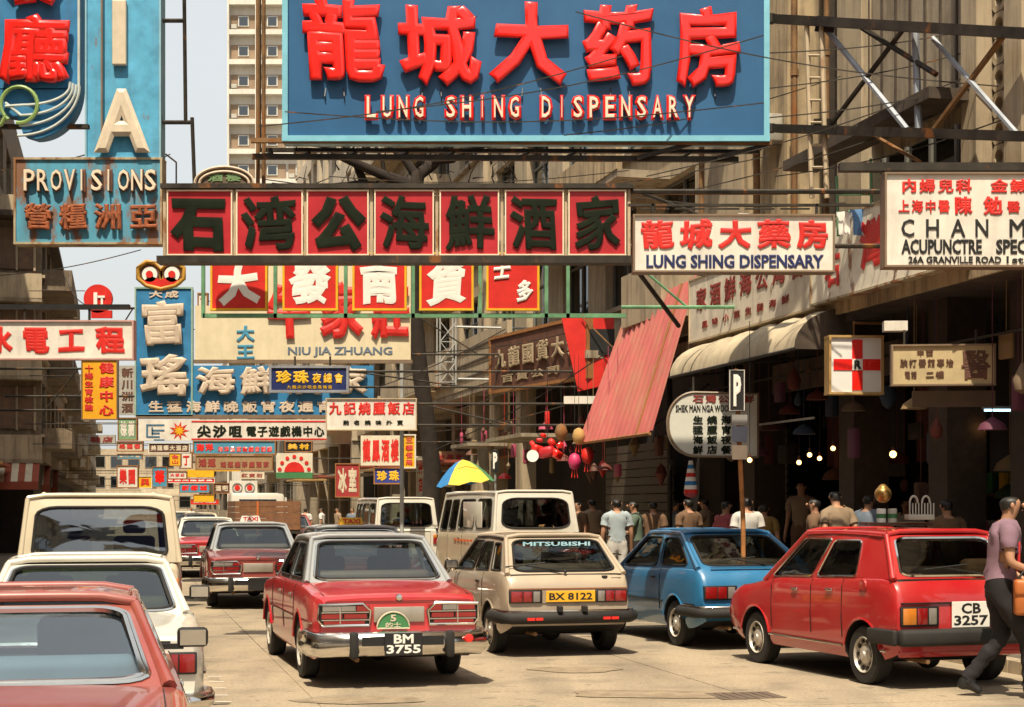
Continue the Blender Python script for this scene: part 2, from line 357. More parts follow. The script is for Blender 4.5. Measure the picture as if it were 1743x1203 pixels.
# ---- houses: local frame x = away from the street, y = up the street
def tenement(label, side, t0, s0, s1, z0, z1, m, bays, storey, depth=9, win=True, trim=None, balc=0, group=None, wz=.30, wide=.62, seed=1, cat='building', name='tenement_house', acs=0, dressing=True):
    rnd = random.Random(seed); p = st(s0, t0); root = thing(name, label, cat, (p.x, p.y, 0), A, group); q = side; Ls = s1 - s0
    b = MB(); nst = max(1, int((z1 - z0) / storey)); bw = Ls / bays; rec = .28
    b.box((q * (rec + depth / 2), Ls / 2, (z0 + z1) / 2), (depth, Ls, z1 - z0))
    for k in range(nst + 1):
        zz = z0 + k * storey; zt = min(z1 + .001, zz + storey * wz); 
        if k == nst: zt = z1 + .5
        if zt > zz: b.box((q * (rec / 2 - .002), Ls / 2, (zz + zt) / 2), (rec, Ls - .02, zt - zz))
    for i in range(bays + 1):
        pw = bw * (1 - wide); y = i * bw
        ya = max(0.015, y - pw / 2); yb = min(Ls - .015, y + pw / 2)
        b.box((q * (rec / 2 + .004), (ya + yb) / 2, (z0 + z1) / 2), (rec - .012, yb - ya, z1 - z0 - .01))
    if trim:
        for k in range(nst + 1): b.box((q * -.05, Ls / 2, z0 + k * storey + storey * wz + .02), (.14, Ls + .02, .10), 1)
    b.build('wall', [m, trim or m], root)
    if win:
        for k in range(nst):
            for i in range(bays):
                zc0 = z0 + k * storey + storey * wz; zc1 = z0 + (k + 1) * storey; y0 = i * bw + bw * (1 - wide) / 2; y1 = (i + 1) * bw - bw * (1 - wide) / 2
                if zc1 > z1 + .01: continue
                f = MB(); x = q * (rec - .07); fw = .06; cy = (y0 + y1) / 2; cz = (zc0 + zc1) / 2
                f.box((x, cy, zc0 + fw / 2), (.07, y1 - y0, fw)); f.box((x, cy, zc1 - fw / 2), (.07, y1 - y0, fw))
                for yy in (y0 + fw / 2, y1 - fw / 2, cy): f.box((x - q * .003, yy, cz), (.06, fw, zc1 - zc0))
                f.box((x - q * .001, cy, zc0 + (zc1 - zc0) * .68), (.065, y1 - y0, fw * .8))
                fo = f.build('window', [winframe], root)
                g = MB(); g.box((x + q * .02, cy, cz), (.01, y1 - y0 - .04, zc1 - zc0 - .04)); g.build('pane', [wing], fo)
                if dressing and rnd.random() < .5:
                    g = MB(); h = (zc1 - zc0) * rnd.uniform(.3, .9); a = y0 + (y1 - y0) * rnd.uniform(0, .5); g.box((x + q * .05, (a + y1) / 2, zc1 - h / 2), (.01, y1 - a - .05, h)); g.build('curtain', [curtain], fo)
                if rnd.random() < acs:
                    g = MB(); g.box((q * -.16, cy, zc0 + .24), (.5, .62, .40), bev=.02); g.box((q * -.415, cy, zc0 + .24), (.01, .5, .3), 1); g.build('air_conditioner', [mat('ac_case', (.42, .40, .34), .6, streak=.3), steel], root)
                if rnd.random() < balc:
                    g = MB(); g.box((q * -.5, cy, zc0 - .35), (1.0, bw * .92, .12)); g.box((q * -.97, cy, zc0 - .02), (.07, bw * .92, .6))
                    for e in (-1, 1): g.box((q * -.5, cy + e * (bw * .46 - .035), zc0 - .02), (.86, .06, .6))
                    g.build('balcony', [m], root)
    return root
def lbox(root, name, x0, x1, y0, y1, z0, z1, m, bev=0):
    b = MB(); b.box(((x0 + x1) / 2, (y0 + y1) / 2, (z0 + z1) / 2), (abs(x1 - x0), abs(y1 - y0), abs(z1 - z0)), bev=bev); return b.build(name, [m], root, 40 if bev else False)
def sOf(px, t): return to_st(at(px, 0, ypl(px, t)))[0]
# right row, nearest house above the shops
s0 = sOf(1170, 10); sA = sOf(1745, 10) - 8
h1 = tenement('nearest stained concrete house above the dark shop fronts with perforated block strip', 1, 10.6, sA, s0, 5.0, 22, conc, 1, 30, win=False, trim=None, seed=3)
oy = lambda px: sOf(px, 10) - sA
def pier(a, c, z0, z1, m, x0=-.6, x1=.02): return lbox(h1, 'pier', x0, x1, oy(a), oy(c), z0, z1, m)
pier(1340, 1262, 4.75, 22.4, conc); pier(1258, 1172, 4.75, 22.4, conc2, -.45)
pier(1438, 1398, 4.76, 22.4, conc2, -.35); pier(1636, 1442, 6.9, 22.4, conc3, -.22); pier(1664, 1638, 4.74, 22.4, conc2, -.62)
pier(1744, 1714, 4.74, 22.4, conc2, -.64); lbox(h1, 'pier', -.6, .02, 0, oy(1748), 4.75, 22.4, conc)
lbox(h1, 'recess_wall', -.05, .03, oy(1396), oy(1342), 4.8, 22.3, darkened)
for k in range(9): lbox(h1, 'wall_groove', -.245, -.22, oy(1636) + .35 + k * .42, oy(1636) + .38 + k * .42, 6.95, 22, darkened)
blk = MB()   # perforated block: square ring with a round hole
n = 12; ow = .152; ring = []
for i in range(n):
    a = 2 * math.pi * i / n; k = max(abs(math.cos(a)), abs(math.sin(a))); ring.append((ow * math.cos(a) / k, ow * math.sin(a) / k, .095 * math.cos(a), .095 * math.sin(a)))
for i in range(n):
    j = (i + 1) % n; A_, B_ = ring[i], ring[j]
    blk.add([(0, A_[0], A_[1]), (0, B_[0], B_[1]), (0, B_[2], B_[3]), (0, A_[2], A_[3]), (.14, A_[2], A_[3]), (.14, B_[2], B_[3])], [(0, 3, 2, 1), (3, 4, 5, 2)])
bm_ = blk.mesh('perforated_block', [conc2])
for j in range(2):
    for k in range(17):
        o = bpy.data.objects.new('perforated_block', bm_); C.objects.link(o); o.parent = h1; o.location = (-.42, oy(1713) + .17 + j * .315, 4.95 + k * .315)
lbox(h1, 'block_backing', -.25, -.2, oy(1714), oy(1664), 4.75, 12, darkened)

lbox(h1, 'ledge', -1.15, -.62, oy(1652), oy(1392), 6.64, 6.78, darkened); lbox(h1, 'ledge_window', -.2, -.14, oy(1640), oy(1400), 5.0, 6.6, wing)
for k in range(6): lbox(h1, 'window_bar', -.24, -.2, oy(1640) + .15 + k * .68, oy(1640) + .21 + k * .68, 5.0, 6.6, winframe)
lbox(h1, 'slab', -.95, 3.4, 0, oy(1172), 4.42, 4.72, darkened)
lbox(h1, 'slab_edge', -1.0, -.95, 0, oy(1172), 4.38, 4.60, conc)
# ground floor arcade
shop = thing('arcade_shop', 'dark open shop fronts under the concrete slab with goods and hanging bulbs', 'shop', (st(sA, 10.6).x, st(sA, 10.6).y, 0), A)
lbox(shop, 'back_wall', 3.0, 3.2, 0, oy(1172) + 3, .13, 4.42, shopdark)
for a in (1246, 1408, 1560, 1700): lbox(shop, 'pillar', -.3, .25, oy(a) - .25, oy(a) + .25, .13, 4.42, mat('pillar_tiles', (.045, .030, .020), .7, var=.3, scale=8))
for i in range(14):
    y = .8 + i * 1.05; rr = random.Random(i)
    lbox(shop, 'shelf', 2.3, 3.0, y, y + .95, 1.1, 1.14, mat('shop_wood', (.09, .05, .03), .7)); lbox(shop, 'shelf', 2.3, 3.0, y, y + .95, 1.9, 1.94, mat('shop_wood', (.09, .05, .03)))
    for k in range(5):
        hh = rr.uniform(.15, .5); lbox(shop, 'packet', 2.4, 2.6, y + .05 + k * .18, y + .19 + k * .18, 1.141 + .8 * (k % 2), 1.141 + .8 * (k % 2) + hh, (redp, yellow, brown, green, cream)[rr.randrange(5)], 0)
for i in range(9): lbox(shop, 'hanging_screen', .9, .94, oy(1560) - 3 + i * 1.05, oy(1560) - 2.35 + i * 1.05, 2.2 + .1 * (i % 3), 3.7, (shopdark, brown, mat('maroon_cloth', (.12, .03, .02), .9))[i % 3])
lbox(shop, 'counter', -.3, .3, oy(1690), oy(1500), .13, 1.25, mat('shop_wood', (.09, .05, .03)))
lbox(shop, 'fascia', -.35, -.28, oy(1500), oy(1290), 3.55, 4.0, mat('fascia_boards', (.11, .07, .045), .8, var=.3))
for k in range(20): lbox(shop, 'shutter_slat', .55, .6, oy(1246) + .4, oy(1172) + 2.5, .3 + k * .14, .42 + k * .14, mat('shutter_metal', (.07, .055, .04), .6))
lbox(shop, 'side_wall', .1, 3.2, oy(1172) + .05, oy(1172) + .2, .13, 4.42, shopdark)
# goods crowding the open fronts
gr_ = random.Random(77); gcol = [brown, mat('dull_red_goods', (.14, .03, .02), .7), mat('dull_ochre_goods', (.18, .11, .04), .7), mat('dull_green_goods', (.04, .07, .04), .7), mat('dull_blue_goods', (.03, .05, .09), .7), mat('tan_paper', (.22, .16, .10), .8), shopdark]
for i in range(70):
    y = gr_.uniform(.8, oy(1185)); x = gr_.uniform(-.2, 1.6); z = gr_.uniform(1.9, 3.4); k = gr_.random(); m_ = gcol[gr_.randrange(7)]
    g = MB()
    if k < .45: g.box((x, y, z), (gr_.uniform(.04, .2), gr_.uniform(.12, .4), gr_.uniform(.2, .6)), bev=.02)
    elif k < .8: r_ = gr_.uniform(.05, .13); g.lathe([(.01, r_ * 1.4), (r_ * .7, r_), (r_, 0), (r_ * .6, -r_ * 1.1), (.01, -r_ * 1.5)], (x, y, z), 'z', 10)
    else: g.lathe([(.02, .1), (.16, .0), (.2, -.1)], (x, y, z), 'z', 12)
    g.tube([(x, y, z + .05), (x, y, 4.42)], .006, 4); g.build('hanging_ware', [m_], shop, 40)
for i in range(16): lbox(shop, 'poster', 2.94, 2.99, .9 + i * .95, 1.35 + i * .95, 2.3 + .2 * (i % 3), 2.95 + .2 * (i % 3), gcol[i % 6])
for i in range(26):
    y = .9 + i * .58; lbox(shop, 'crate', -.25 + .1 * (i % 3), .25, y, y + .5, .13, .5 + .25 * (i % 4), gcol[(i * 3) % 6])
# front row of goods, nearer the light
for i in range(46):
    y = gr_.uniform(.8, oy(1185)); x = gr_.uniform(-.75, -.35); z = gr_.uniform(2.6, 3.7); k = gr_.random(); m_ = (brown, mat('dull_red_goods', (.14, .03, .02)), mat('straw_goods', (.24, .16, .07), .8), mat('tan_paper', (.22, .16, .10)), mat('dull_blue_goods', (.03, .05, .09)), mat('plum_goods', (.12, .03, .06), .7))[gr_.randrange(6)]
    g = MB()
    if k < .4: g.box((x, y, z), (gr_.uniform(.04, .12), gr_.uniform(.12, .3), gr_.uniform(.18, .45)), bev=.02)
    elif k < .75: r_ = gr_.uniform(.05, .12); g.lathe([(.01, r_ * 1.8), (r_ * .5, r_), (r_, 0), (r_ * .8, -r_ * 1.1), (.01, -r_ * 1.5)], (x, y, z), 'z', 10)
    else: g.lathe([(.02, .08), (.14, .0), (.17, -.07)], (x, y, z), 'z', 12)
    g.tube([(x, y, z + .05), (x, y, 4.40)], .006, 4); g.build('hanging_ware', [m_], shop, 40)
lbox(shop, 'hanging_rail', -.58, -.55, 0, oy(1180), 3.75, 3.78, steel); lbox(shop, 'pale_tube', -.75, -.72, oy(1400), oy(1290), 3.02, 3.05, mat('pale_rail', (.5, .5, .48), .4))  # the second is a thin pale tube line, plain colour
# pipes and boxes on the near wall
for a, r_ in ((1300, .06), (1365, .05), (1205, .05), (1420, .04)):
    g = MB(); yy = oy(a); g.tube([(-.72, yy, 4.8), (-.72, yy, 22)], r_, 8); [g.tube([(-.72, yy, z), (-.72, yy, z + .1)], r_ * 1.35, 8) for z in (5.6, 8.2, 10.8)]; g.build('drain_pipe', [rusty], h1, 40)
for a, z in ((1320, 7.6), (1230, 9.0), (1285, 6.2)):
    g = MB(); g.box((-.8, oy(a), z), (.4, .6, .42), bev=.02); g.box((-1.01, oy(a), z), (.02, .46, .3), 1); g.build('air_conditioner', [mat('ac_case', (.42, .40, .34), .6, streak=.3), steel], h1, 40)
# second right house
s1_ = s0 + .05; s2 = sOf(812, 10)
h2 = tenement('stained beige house with long balcony and slanting parapet behind the red awning', 1, 10.4, s1_, s2, 4.97, 22, conc2, 5, 3.1, seed=5, trim=conc3, acs=.3)
o2 = lambda px: sOf(px, 10) - s1_
lbox(h2, 'balcony_slab', -1.0, .0, o2(1045), o2(760) , 4.80, 4.96, conc3); lbox(h2, 'balcony_parapet', -1.02, -.9, o2(905), o2(775), 4.97, 6.35, conc2)
for k in range(3): lbox(h2, 'parapet_rail', -1.045, -1.02, o2(905), o2(775), 5.25 + k * .37, 5.30 + k * .37, darkened)
lbox(h2, 'balcony_box', -.85, -.02, .1, o2(1095), 5.2, 6.2, conc2)
lbox(h2, 'upper_balcony', -1.1, -.02, o2(1110), o2(900), 8.05, 8.2, conc3); lbox(h2, 'upper_parapet', -1.12, -1.0, o2(1110), o2(900), 8.2, 8.9, conc)
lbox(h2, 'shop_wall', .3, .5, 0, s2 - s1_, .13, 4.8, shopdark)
for a in (905, 858, 825): lbox(h2, 'pillar', -.75, -.35, o2(a) - .25, o2(a) + .25, .13, 4.8, conc2)
for a, c in ((1000, 930), (895, 862)): lbox(h2, 'canopy', -1.9, -.3, o2(a), o2(c), 3.25, 3.33, conc3)
for k in range(16): lbox(h2, 'shutter_slat', -.12, -.08, o2(1120), o2(1010), .3 + k * .17, .45 + k * .17, mat('shutter_metal', (.07, .055, .04)))
for i in range(44):
    y = gr_.uniform(.6, (s2 - s1_) - .5); x = gr_.uniform(-1.3, -.2); z = gr_.uniform(2.3, 3.7); k = gr_.random(); m_ = (brown, redp, mat('straw_goods', (.24, .16, .07)), mat('dull_red_goods', (.14, .03, .02)), mat('tan_paper', (.22, .16, .10)), mat('pink_goods', (.40, .06, .12), .6))[gr_.randrange(6)]
    g = MB()
    if k < .4: g.box((x, y, z), (gr_.uniform(.04, .15), gr_.uniform(.12, .35), gr_.uniform(.15, .4)), bev=.02)
    elif k < .8: r_ = gr_.uniform(.05, .13); g.lathe([(.01, r_ * 1.6), (r_ * .6, r_), (r_, 0), (r_ * .5, -r_ * 1.1), (.01, -r_ * 1.9)], (x, y, z), 'z', 10)
    else: g.lathe([(.02, .08), (.14, .0), (.17, -.07)], (x, y, z), 'z', 12)
    g.tube([(x, y, z + .05), (x, y, 4.80)], .006, 4); g.build('hanging_ware', [m_], h2, 40)
# third and fourth right houses
s3 = sOf(600, 10); s4 = sOf(505, 10)
h3 = tenement('beige house with rows of balconies behind the tree trunk', 1, 10.2, s2 + .05, s3, 4.8, 20.5, conc2, 6, 3.05, seed=8, trim=conc3, balc=.5, acs=.3)
h4 = tenement('far cream house rising above the red restaurant sign', 1, 10.0, s3 + .05, s4, 4.6, 25, mat('cream_render', (.52, .43, .31), .9, streak=.35), 9, 3.0, seed=9, balc=.12)
for hh, a, c in ((h3, s2, s3), (h4, s3, s4)):
    lbox(hh, 'shop_wall', .9, 1.1, .1, c - a - .1, .13, 4.7, shopdark)
    for k in range(int((c - a) / 4)): lbox(hh, 'pillar', .0, .5, .1 + k * 4, .6 + k * 4, .13, 4.62, conc3)
    for k in range(int((c - a) / 5)): lbox(hh, 'shop_awning', -1.4, .2, .6 + k * 5, 4.8 + k * 5, 3.0 + .2 * (k % 2), 3.08 + .2 * (k % 2), (mat('faded_red_canvas', (.30, .07, .04), .9), conc3, mat('ochre_canvas', (.42, .26, .09), .9))[k % 3])
h5 = tenement('last house of the right row close to the end of the street', 1, 10.0, s4 + .1, 210, 0.1, 15, conc3, 12, 3.2, seed=11, balc=.3, group=None)
# white tower far away, facing down the street
Yt = 122; pT = at(386, 0, Yt); tower = thing('apartment_tower', 'tall white apartment tower with brown shaded balcony bands against the sky', 'building', (pT.x, Yt, 0), 0)
k_ = Yt / F; tb = MB(); Wt = 12; tb.box((Wt / 2, 4.5, 26), (Wt, 7, 52)); tb.build('wall', [render_w], tower)
step = 51 * k_; zf = CH + (860 - 250) * k_
for j in range(-8, 9):
    z = zf + j * step
    if z < 8: continue
    lbox(tower, 'balcony_slab', .02, Wt, .35, 1.02, z - .42 * step / 2.22, z - .05, render_w)
    for i in range(5):
        x = .15 + i * 2.15
        lbox(tower, 'recess_shade_panel', x, x + 1.95, .90, .985, z, z + step * .52, mat('recess_shade_brown', (.27, .19, .125), .8, var=.2, scale=.6))  # brown panels put the balcony recess shade into the colour
        w_ = lbox(tower, 'window', x + .55, x + 1.35, .84, .90, z + .3, z + step * .48, mat('tower_window_frame', (.55, .55, .5), .6)); g = MB(); g.box((x + .95, .83, z + .3 + (step * .48 - .3) / 2), (.64, .012, step * .48 - .42)); g.build('pane', [wing], w_)
        if (i + j) % 3: lbox(tower, 'air_conditioner', x + .1, x + .5, .45, .88, z + .06, z + .36, mat('ac_case', (.42, .40, .34)))
lbox(tower, 'pier', -.02, .10, .3, 1.0, 0, 52, render_w); lbox(tower, 'pier', 2.05, 2.2, .33, 1.0, 0, 52, render_w)
# left houses
L0 = tenement('near left house lining the street before the old one', -1, -4.6, -34, 57.5, .13, 17, conc3, 8, 4.0, seed=31, win=False)
for k in range(22): lbox(L0, 'shop_awning', -.2, 1.2, 1 + k * 4.1, 4.6 + k * 4.1, 3.0, 3.1, (mat('faded_red_canvas', (.30, .07, .04), .9), conc3, mat('ochre_canvas', (.42, .26, .09), .9))[k % 3]); lbox(L0, 'window', -.0, .06, 1 + k * 4.1, 4 + k * 4.1, .3, 2.9, shopdark); lbox(L0, 'window', -.0, .06, 1 + k * 4.1, 4 + k * 4.1, 5.6, 7.6, wing); lbox(L0, 'window', .0, .06, 1 + k * 4.1, 4 + k * 4.1, 9.6, 11.6, wing)
oldc = mat('dark_weathered_wall', (.20, .15, .10), .9, var=.3, streak=.9, bump=.3)
L1 = tenement('old left house with balcony, shutters and striped awnings', -1, -2.5, 58, 88, 3.3, 11.4, oldc, 7, 2.7, depth=1.2, seed=21, trim=conc2, balc=.5)
# its face towards the camera
for k, z in enumerate((3.4, 6.2, 8.8)):
    for i in range(3):
        x = -.25 - i * .58
        lbox(L1, 'shutter', x - .5, x, -.06, -.02, z + .95, z + 2.35, mat('brown_shutter', (.17, .10, .06), .7, var=.25)); lbox(L1, 'mullion', x, x + .07, -.10, -.0, z + .9, z + 2.4, conc2)
    lbox(L1, 'balcony_parapet', -2.2, .05, -.75, -.65, z - .1, z + .72, conc2); lbox(L1, 'balcony_floor', -2.2, .05, -.74, 0, z - .22, z - .1, conc3)
lbox(L1, 'roof_slab', -1.55, .35, -.9, 30, 11.42, 11.6, darkened); lbox(L1, 'parapet_wall', -1.4, .2, -.4, -.2, 11.6, 12.2, conc2)
L1b = tenement('taller left house at the very edge with a brown lattice on its wall', -1, -4.0, 58.5, 86, .13, 16.6, oldc, 6, 3.0, depth=9, seed=22, win=False)
for i in range(8): lbox(L1b, 'lattice_bar', -1.2 + i * .16 - .3, -1.16 + i * .16 - .3, -.1, -.04, 12.0, 16.4, brown)
for i in range(14): lbox(L1b, 'lattice_rail', -1.6, .1, -.14, -.105, 12.1 + i * .32, 12.16 + i * .32, brown)
for k in range(2): lbox(L1b, 'shutter', -2.8 + k * 1.3, -1.8 + k * 1.3, -.06, -.0, 7, 10, mat('brown_shutter', (.17, .10, .06)))
lbox(L1b, 'shop_wall', -.3, 1.2, .3, 22, .13, 3.28, shopdark)
L2 = tenement('low left house beyond the old one, half hidden by signs', -1, -2.6, 88.3, 140, 3.2, 9.6, oldc, 9, 3.0, seed=23, balc=.5, depth=6); lbox(L2, 'shop_wall', -1.2, -1.0, 0, 51, .13, 3.18, shopdark)
L3 = tenement('last left house near the end of the street', -1, -2.6, 140.3, 215, 0.1, 12.6, conc3, 10, 3.1, seed=24, balc=.3)
# end of the street
E1 = thing('end_building', 'low pale building closing the end of the street behind small signs', 'building', (st(262, -20).x, st(262, -20).y, 0), A)
lbox(E1, 'wall', 0, 60, 0, 10, 0, 10.5, conc2)
for j in range(3):
    for i in range(22): w_ = lbox(E1, 'window', .8 + i * 2.6, 2.6 + i * 2.6, -.08, .0, 1.4 + j * 3.1, 3.2 + j * 3.1, winframe); g = MB(); g.box((1.7 + i * 2.6, -.09, 2.3 + j * 3.1), (1.6, .012, 1.6)); g.build('pane', [wing], w_)
# blank unseen boards, added for car glass and chrome to reflect
for i, (s_, t_, z_, w_, h_, m_, nm) in enumerate(((5.5, 3.0, 6.4, 5, 1.5, redp, 'plain red'), (-4, 1.0, 7.5, 6, 2, navy, 'plain navy'), (-12, 5.5, 6.2, 4, 1.4, yellow, 'plain yellow'), (-9, -1.5, 8.5, 3, 3, white, 'plain white'), (-20, 3, 8, 7, 2.2, cream, 'plain cream'))):
    p_ = st(s_, t_); g_ = thing('reflection_board', nm + ' board added out of view over the street for reflections', 'sign', (p_.x, p_.y, z_), A)
    lbox(g_, 'panel', -w_ / 2, w_ / 2, 0, .2, 0, h_, m_); g = MB(); [g.tube([(-w_ / 2, .1, q * h_), (w_ / 2 + 3, .1, q * h_)], .04, 6) for q in (.1, .9)]; g.build('beam', [steel], g_)
# tree
bark = mat('bark', (.022, .014, .009), .95, var=.35, scale=5, bump=.6)
Yt_ = 44; tr = thing('street_tree', 'bare dark tree with forked limbs rising behind the hanging signs', 'tree', (at(738, 0, Yt_).x, Yt_, 0), 0)
def lp(px, py, dy=0): v = at(px, py, Yt_); return Vector((v.x - tr.location.x, dy, v.z))
b = MB(); b.tube([Vector((.05, 0, 0)), lp(733, 870), lp(736, 800), lp(727, 720), lp(716, 640), lp(708, 560), lp(704, 480), lp(700, 400), lp(703, 335)], [.32, .26, .24, .23, .22, .21, .2, .19, .17], 12); b.build('trunk', [bark], tr, 60)
rb = random.Random(4)
def limb(pts, r0, depth_=0):
    b = MB(); k = len(pts); v = []
    for i, (x, y) in enumerate(pts): v.append(lp(x, y, (i / k) * rb.uniform(-1.5, 1.5)))
    b.tube(v, [r0 * 1.35 * (1 - .7 * i / (k - 1)) for i in range(k)], 7); b.build('limb', [bark], tr, 60)
for pts, r0 in (([(703, 340), (690, 312), (655, 300), (612, 285), (578, 272), (560, 250), (520, 232), (480, 225)], .13), ([(695, 320), (612, 314), (560, 316), (520, 325), (470, 322)], .08), ([(704, 345), (712, 300), (735, 275), (760, 245), (790, 215), (800, 170)], .16), ([(712, 305), (690, 272), (665, 248), (650, 215), (640, 170)], .10),
    ([(620, 312), (605, 275), (590, 250), (560, 215), (540, 160)], .09), ([(735, 275), (770, 272), (800, 258), (840, 235), (900, 200)], .09), ([(705, 330), (740, 322), (800, 312), (860, 318), (900, 300)], .06), ([(655, 300), (650, 270), (635, 240), (610, 200)], .05), ([(760, 250), (745, 225), (735, 190), (720, 140)], .07), ([(850, 260), (865, 290), (885, 310)], .03)):
    limb(pts, r0)
for i in range(46):
    x = rb.uniform(500, 880); y = rb.uniform(235, 320); a = rb.uniform(-2.6, -.4); l_ = rb.uniform(15, 45)
    limb([(x, y), (x + l_ * .5 * math.cos(a), y + l_ * .5 * math.sin(a) + 3), (x + l_ * math.cos(a + .3), y + l_ * math.sin(a + .3))], .018)
# ================================================================ vehicles
cabin_dark = mat('cabin_interior', (.03, .026, .024), .85, var=.2)
seatm = mat('seat_vinyl', (.11, .075, .055), .6, var=.2)
seatgrey = mat('pale_seat_vinyl', (.22, .27, .30), .6, var=.1)
rimm = mat('wheel_rim', (.50, .46, .40), .4, .3, var=.15)
tint = glass('car_glass', (.68, .76, .74), .08)
tintblue = glass('car_glass_pale', (.62, .76, .82), .22, .05)
tintdark = glass('car_glass_dark', (.30, .32, .32), .06)
def interp(pr, y):
    if y <= pr[0][0]: return pr[0][1]
    for (a, b), (c, d) in zip(pr, pr[1:]):
        if y <= c:
            t = (y - a) / (c - a); t = t * t * (3 - 2 * t) * .5 + t * .5; return b + (d - b) * t
    return pr[-1][1]
def patch(c, bulge, outn):
    """c: four corners bl, br, tr, tl"""
    bl, br, tr, tl = [Vector(k) for k in c]; outn = Vector(outn)
    def P(u, v, off=0.):
        p = (bl * (1 - u) + br * u) * (1 - v) + (tl * (1 - u) + tr * u) * v
        return p + outn * (bulge * max(0., 4 * u * (1 - u)) ** .8 * .5 + bulge * 2 * v * (1 - v) + off)
    return P
def window(P, u0, v0, u1, v1, rad, k=4):
    pts = []; ru = rad * (u1 - u0) if rad < 1 else .1; rv = rad * (v1 - v0)
    for (cu, cv, a0) in ((u1 - ru, v1 - rv, 0), (u0 + ru, v1 - rv, 90), (u0 + ru, v0 + rv, 180), (u1 - ru, v0 + rv, 270)):
        for i in range(k + 1):
            a = R(a0 + 90 * i / k); pts.append((cu + ru * math.cos(a), cv + rv * math.sin(a)))
    return pts
def wall_with_windows(mb, P, wins, seg=3):
    """shell patch with openings; returns the outline of each opening in u,v"""
    outs = []; prev = 0.
    cuts = []
    for i, wn in enumerate(wins):
        nxt = wins[i + 1][0] if i + 1 < len(wins) else 1.
        b = (wn[2] + nxt) / 2 if i + 1 < len(wins) else 1.
        cuts.append((prev, b)); prev = b
    for (a, b), wn in zip(cuts, wins):
        pts = window(P, *wn[:4], wn[4]); outs.append(pts); n = len(pts); cu = (wn[0] + wn[2]) / 2; cv = (wn[1] + wn[3]) / 2
        outer = []
        for (u, v) in pts:
            du, dv = u - cu, v - cv
            k = min(((b if du > 0 else a) - cu) / du if abs(du) > 1e-6 else 9e9, ((1 if dv > 0 else 0) - cv) / dv if abs(dv) > 1e-6 else 9e9)
            outer.append((cu + du * k, cv + dv * k))
        base = len(mb.v); mb.v += [P(*q) for q in pts] + [P(*q) for q in outer] + [P(q[0], q[1], -.03) for q in pts]
        for i in range(n):
            j = (i + 1) % n
            mb.f.append((base + i, base + j, base + n + j, base + n + i)); mb.m.append(0)
            mb.f.append((base + i, base + 2 * n + i, base + 2 * n + j, base + j)); mb.m.append(0)
            # corner fill where the two outer points lie on different sides
            A_, B_ = outer[i], outer[j]
            if abs(A_[1] - B_[1]) > .999:
                sd = b if pts[i][0] > cu else a; q0 = len(mb.v); mb.v += [P(sd, A_[1]), P(sd, B_[1])]; mb.f.append((base + n + i, base + n + j, q0 + 1, q0)); mb.m.append(0)
            elif abs(A_[0] - B_[0]) > 1e-5 and abs(A_[1] - B_[1]) > 1e-5:
                cc = (a if min(A_[0], B_[0]) <= a + 1e-5 else b, 0. if min(A_[1], B_[1]) <= 1e-5 else 1.)
                mb.v.append(P(*cc)); mb.f.append((base + n + i, base + n + j, len(mb.v) - 1)); mb.m.append(0)
    return outs
def wheel_set(root, P):
    r = P['wr']; hw = P['W'] / 2
    tyre = MB(); w_ = .175; tyre.lathe([(r * .60, -w_ / 2), (r * .93, -w_ / 2), (r, -w_ * .36), (r, w_ * .36), (r * .93, w_ / 2), (r * .60, w_ / 2)], (0, 0, 0), 'x', 28, 0, False)
    tm = tyre.mesh('wheel', [rubber], 35)
    def rim_mesh(q):
        b = MB(); b.lathe([(r * .62, q * .086), (r * .60, q * .094), (r * .55, q * .06), (r * .36, q * .045), (r * .30, q * .075), (r * .14, q * .085), (r * .12, q * .10), (.001, q * .10)], (0, 0, 0), 'x', 28, 0, False)
        for i in range(10):
            a = i * math.pi / 5; b.box((q * .064, r * .47 * math.cos(a), r * .47 * math.sin(a)), (.02, .034, .034), 1, Matrix.Rotation(a, 3, 'X'))
        return b.mesh('rim', [rimm, black], 40)
    rm = {q: rim_mesh(q) for q in (-1, 1)}
    for y in (P['ra'], P['ra'] + P['wb']):
        for q in (-1, 1):
            o = bpy.data.objects.new('wheel', tm); C.objects.link(o); o.parent = root; o.location = (q * (hw - .115), y, r)
            o2 = bpy.data.objects.new('rim', rm[q]); C.objects.link(o2); o2.parent = o
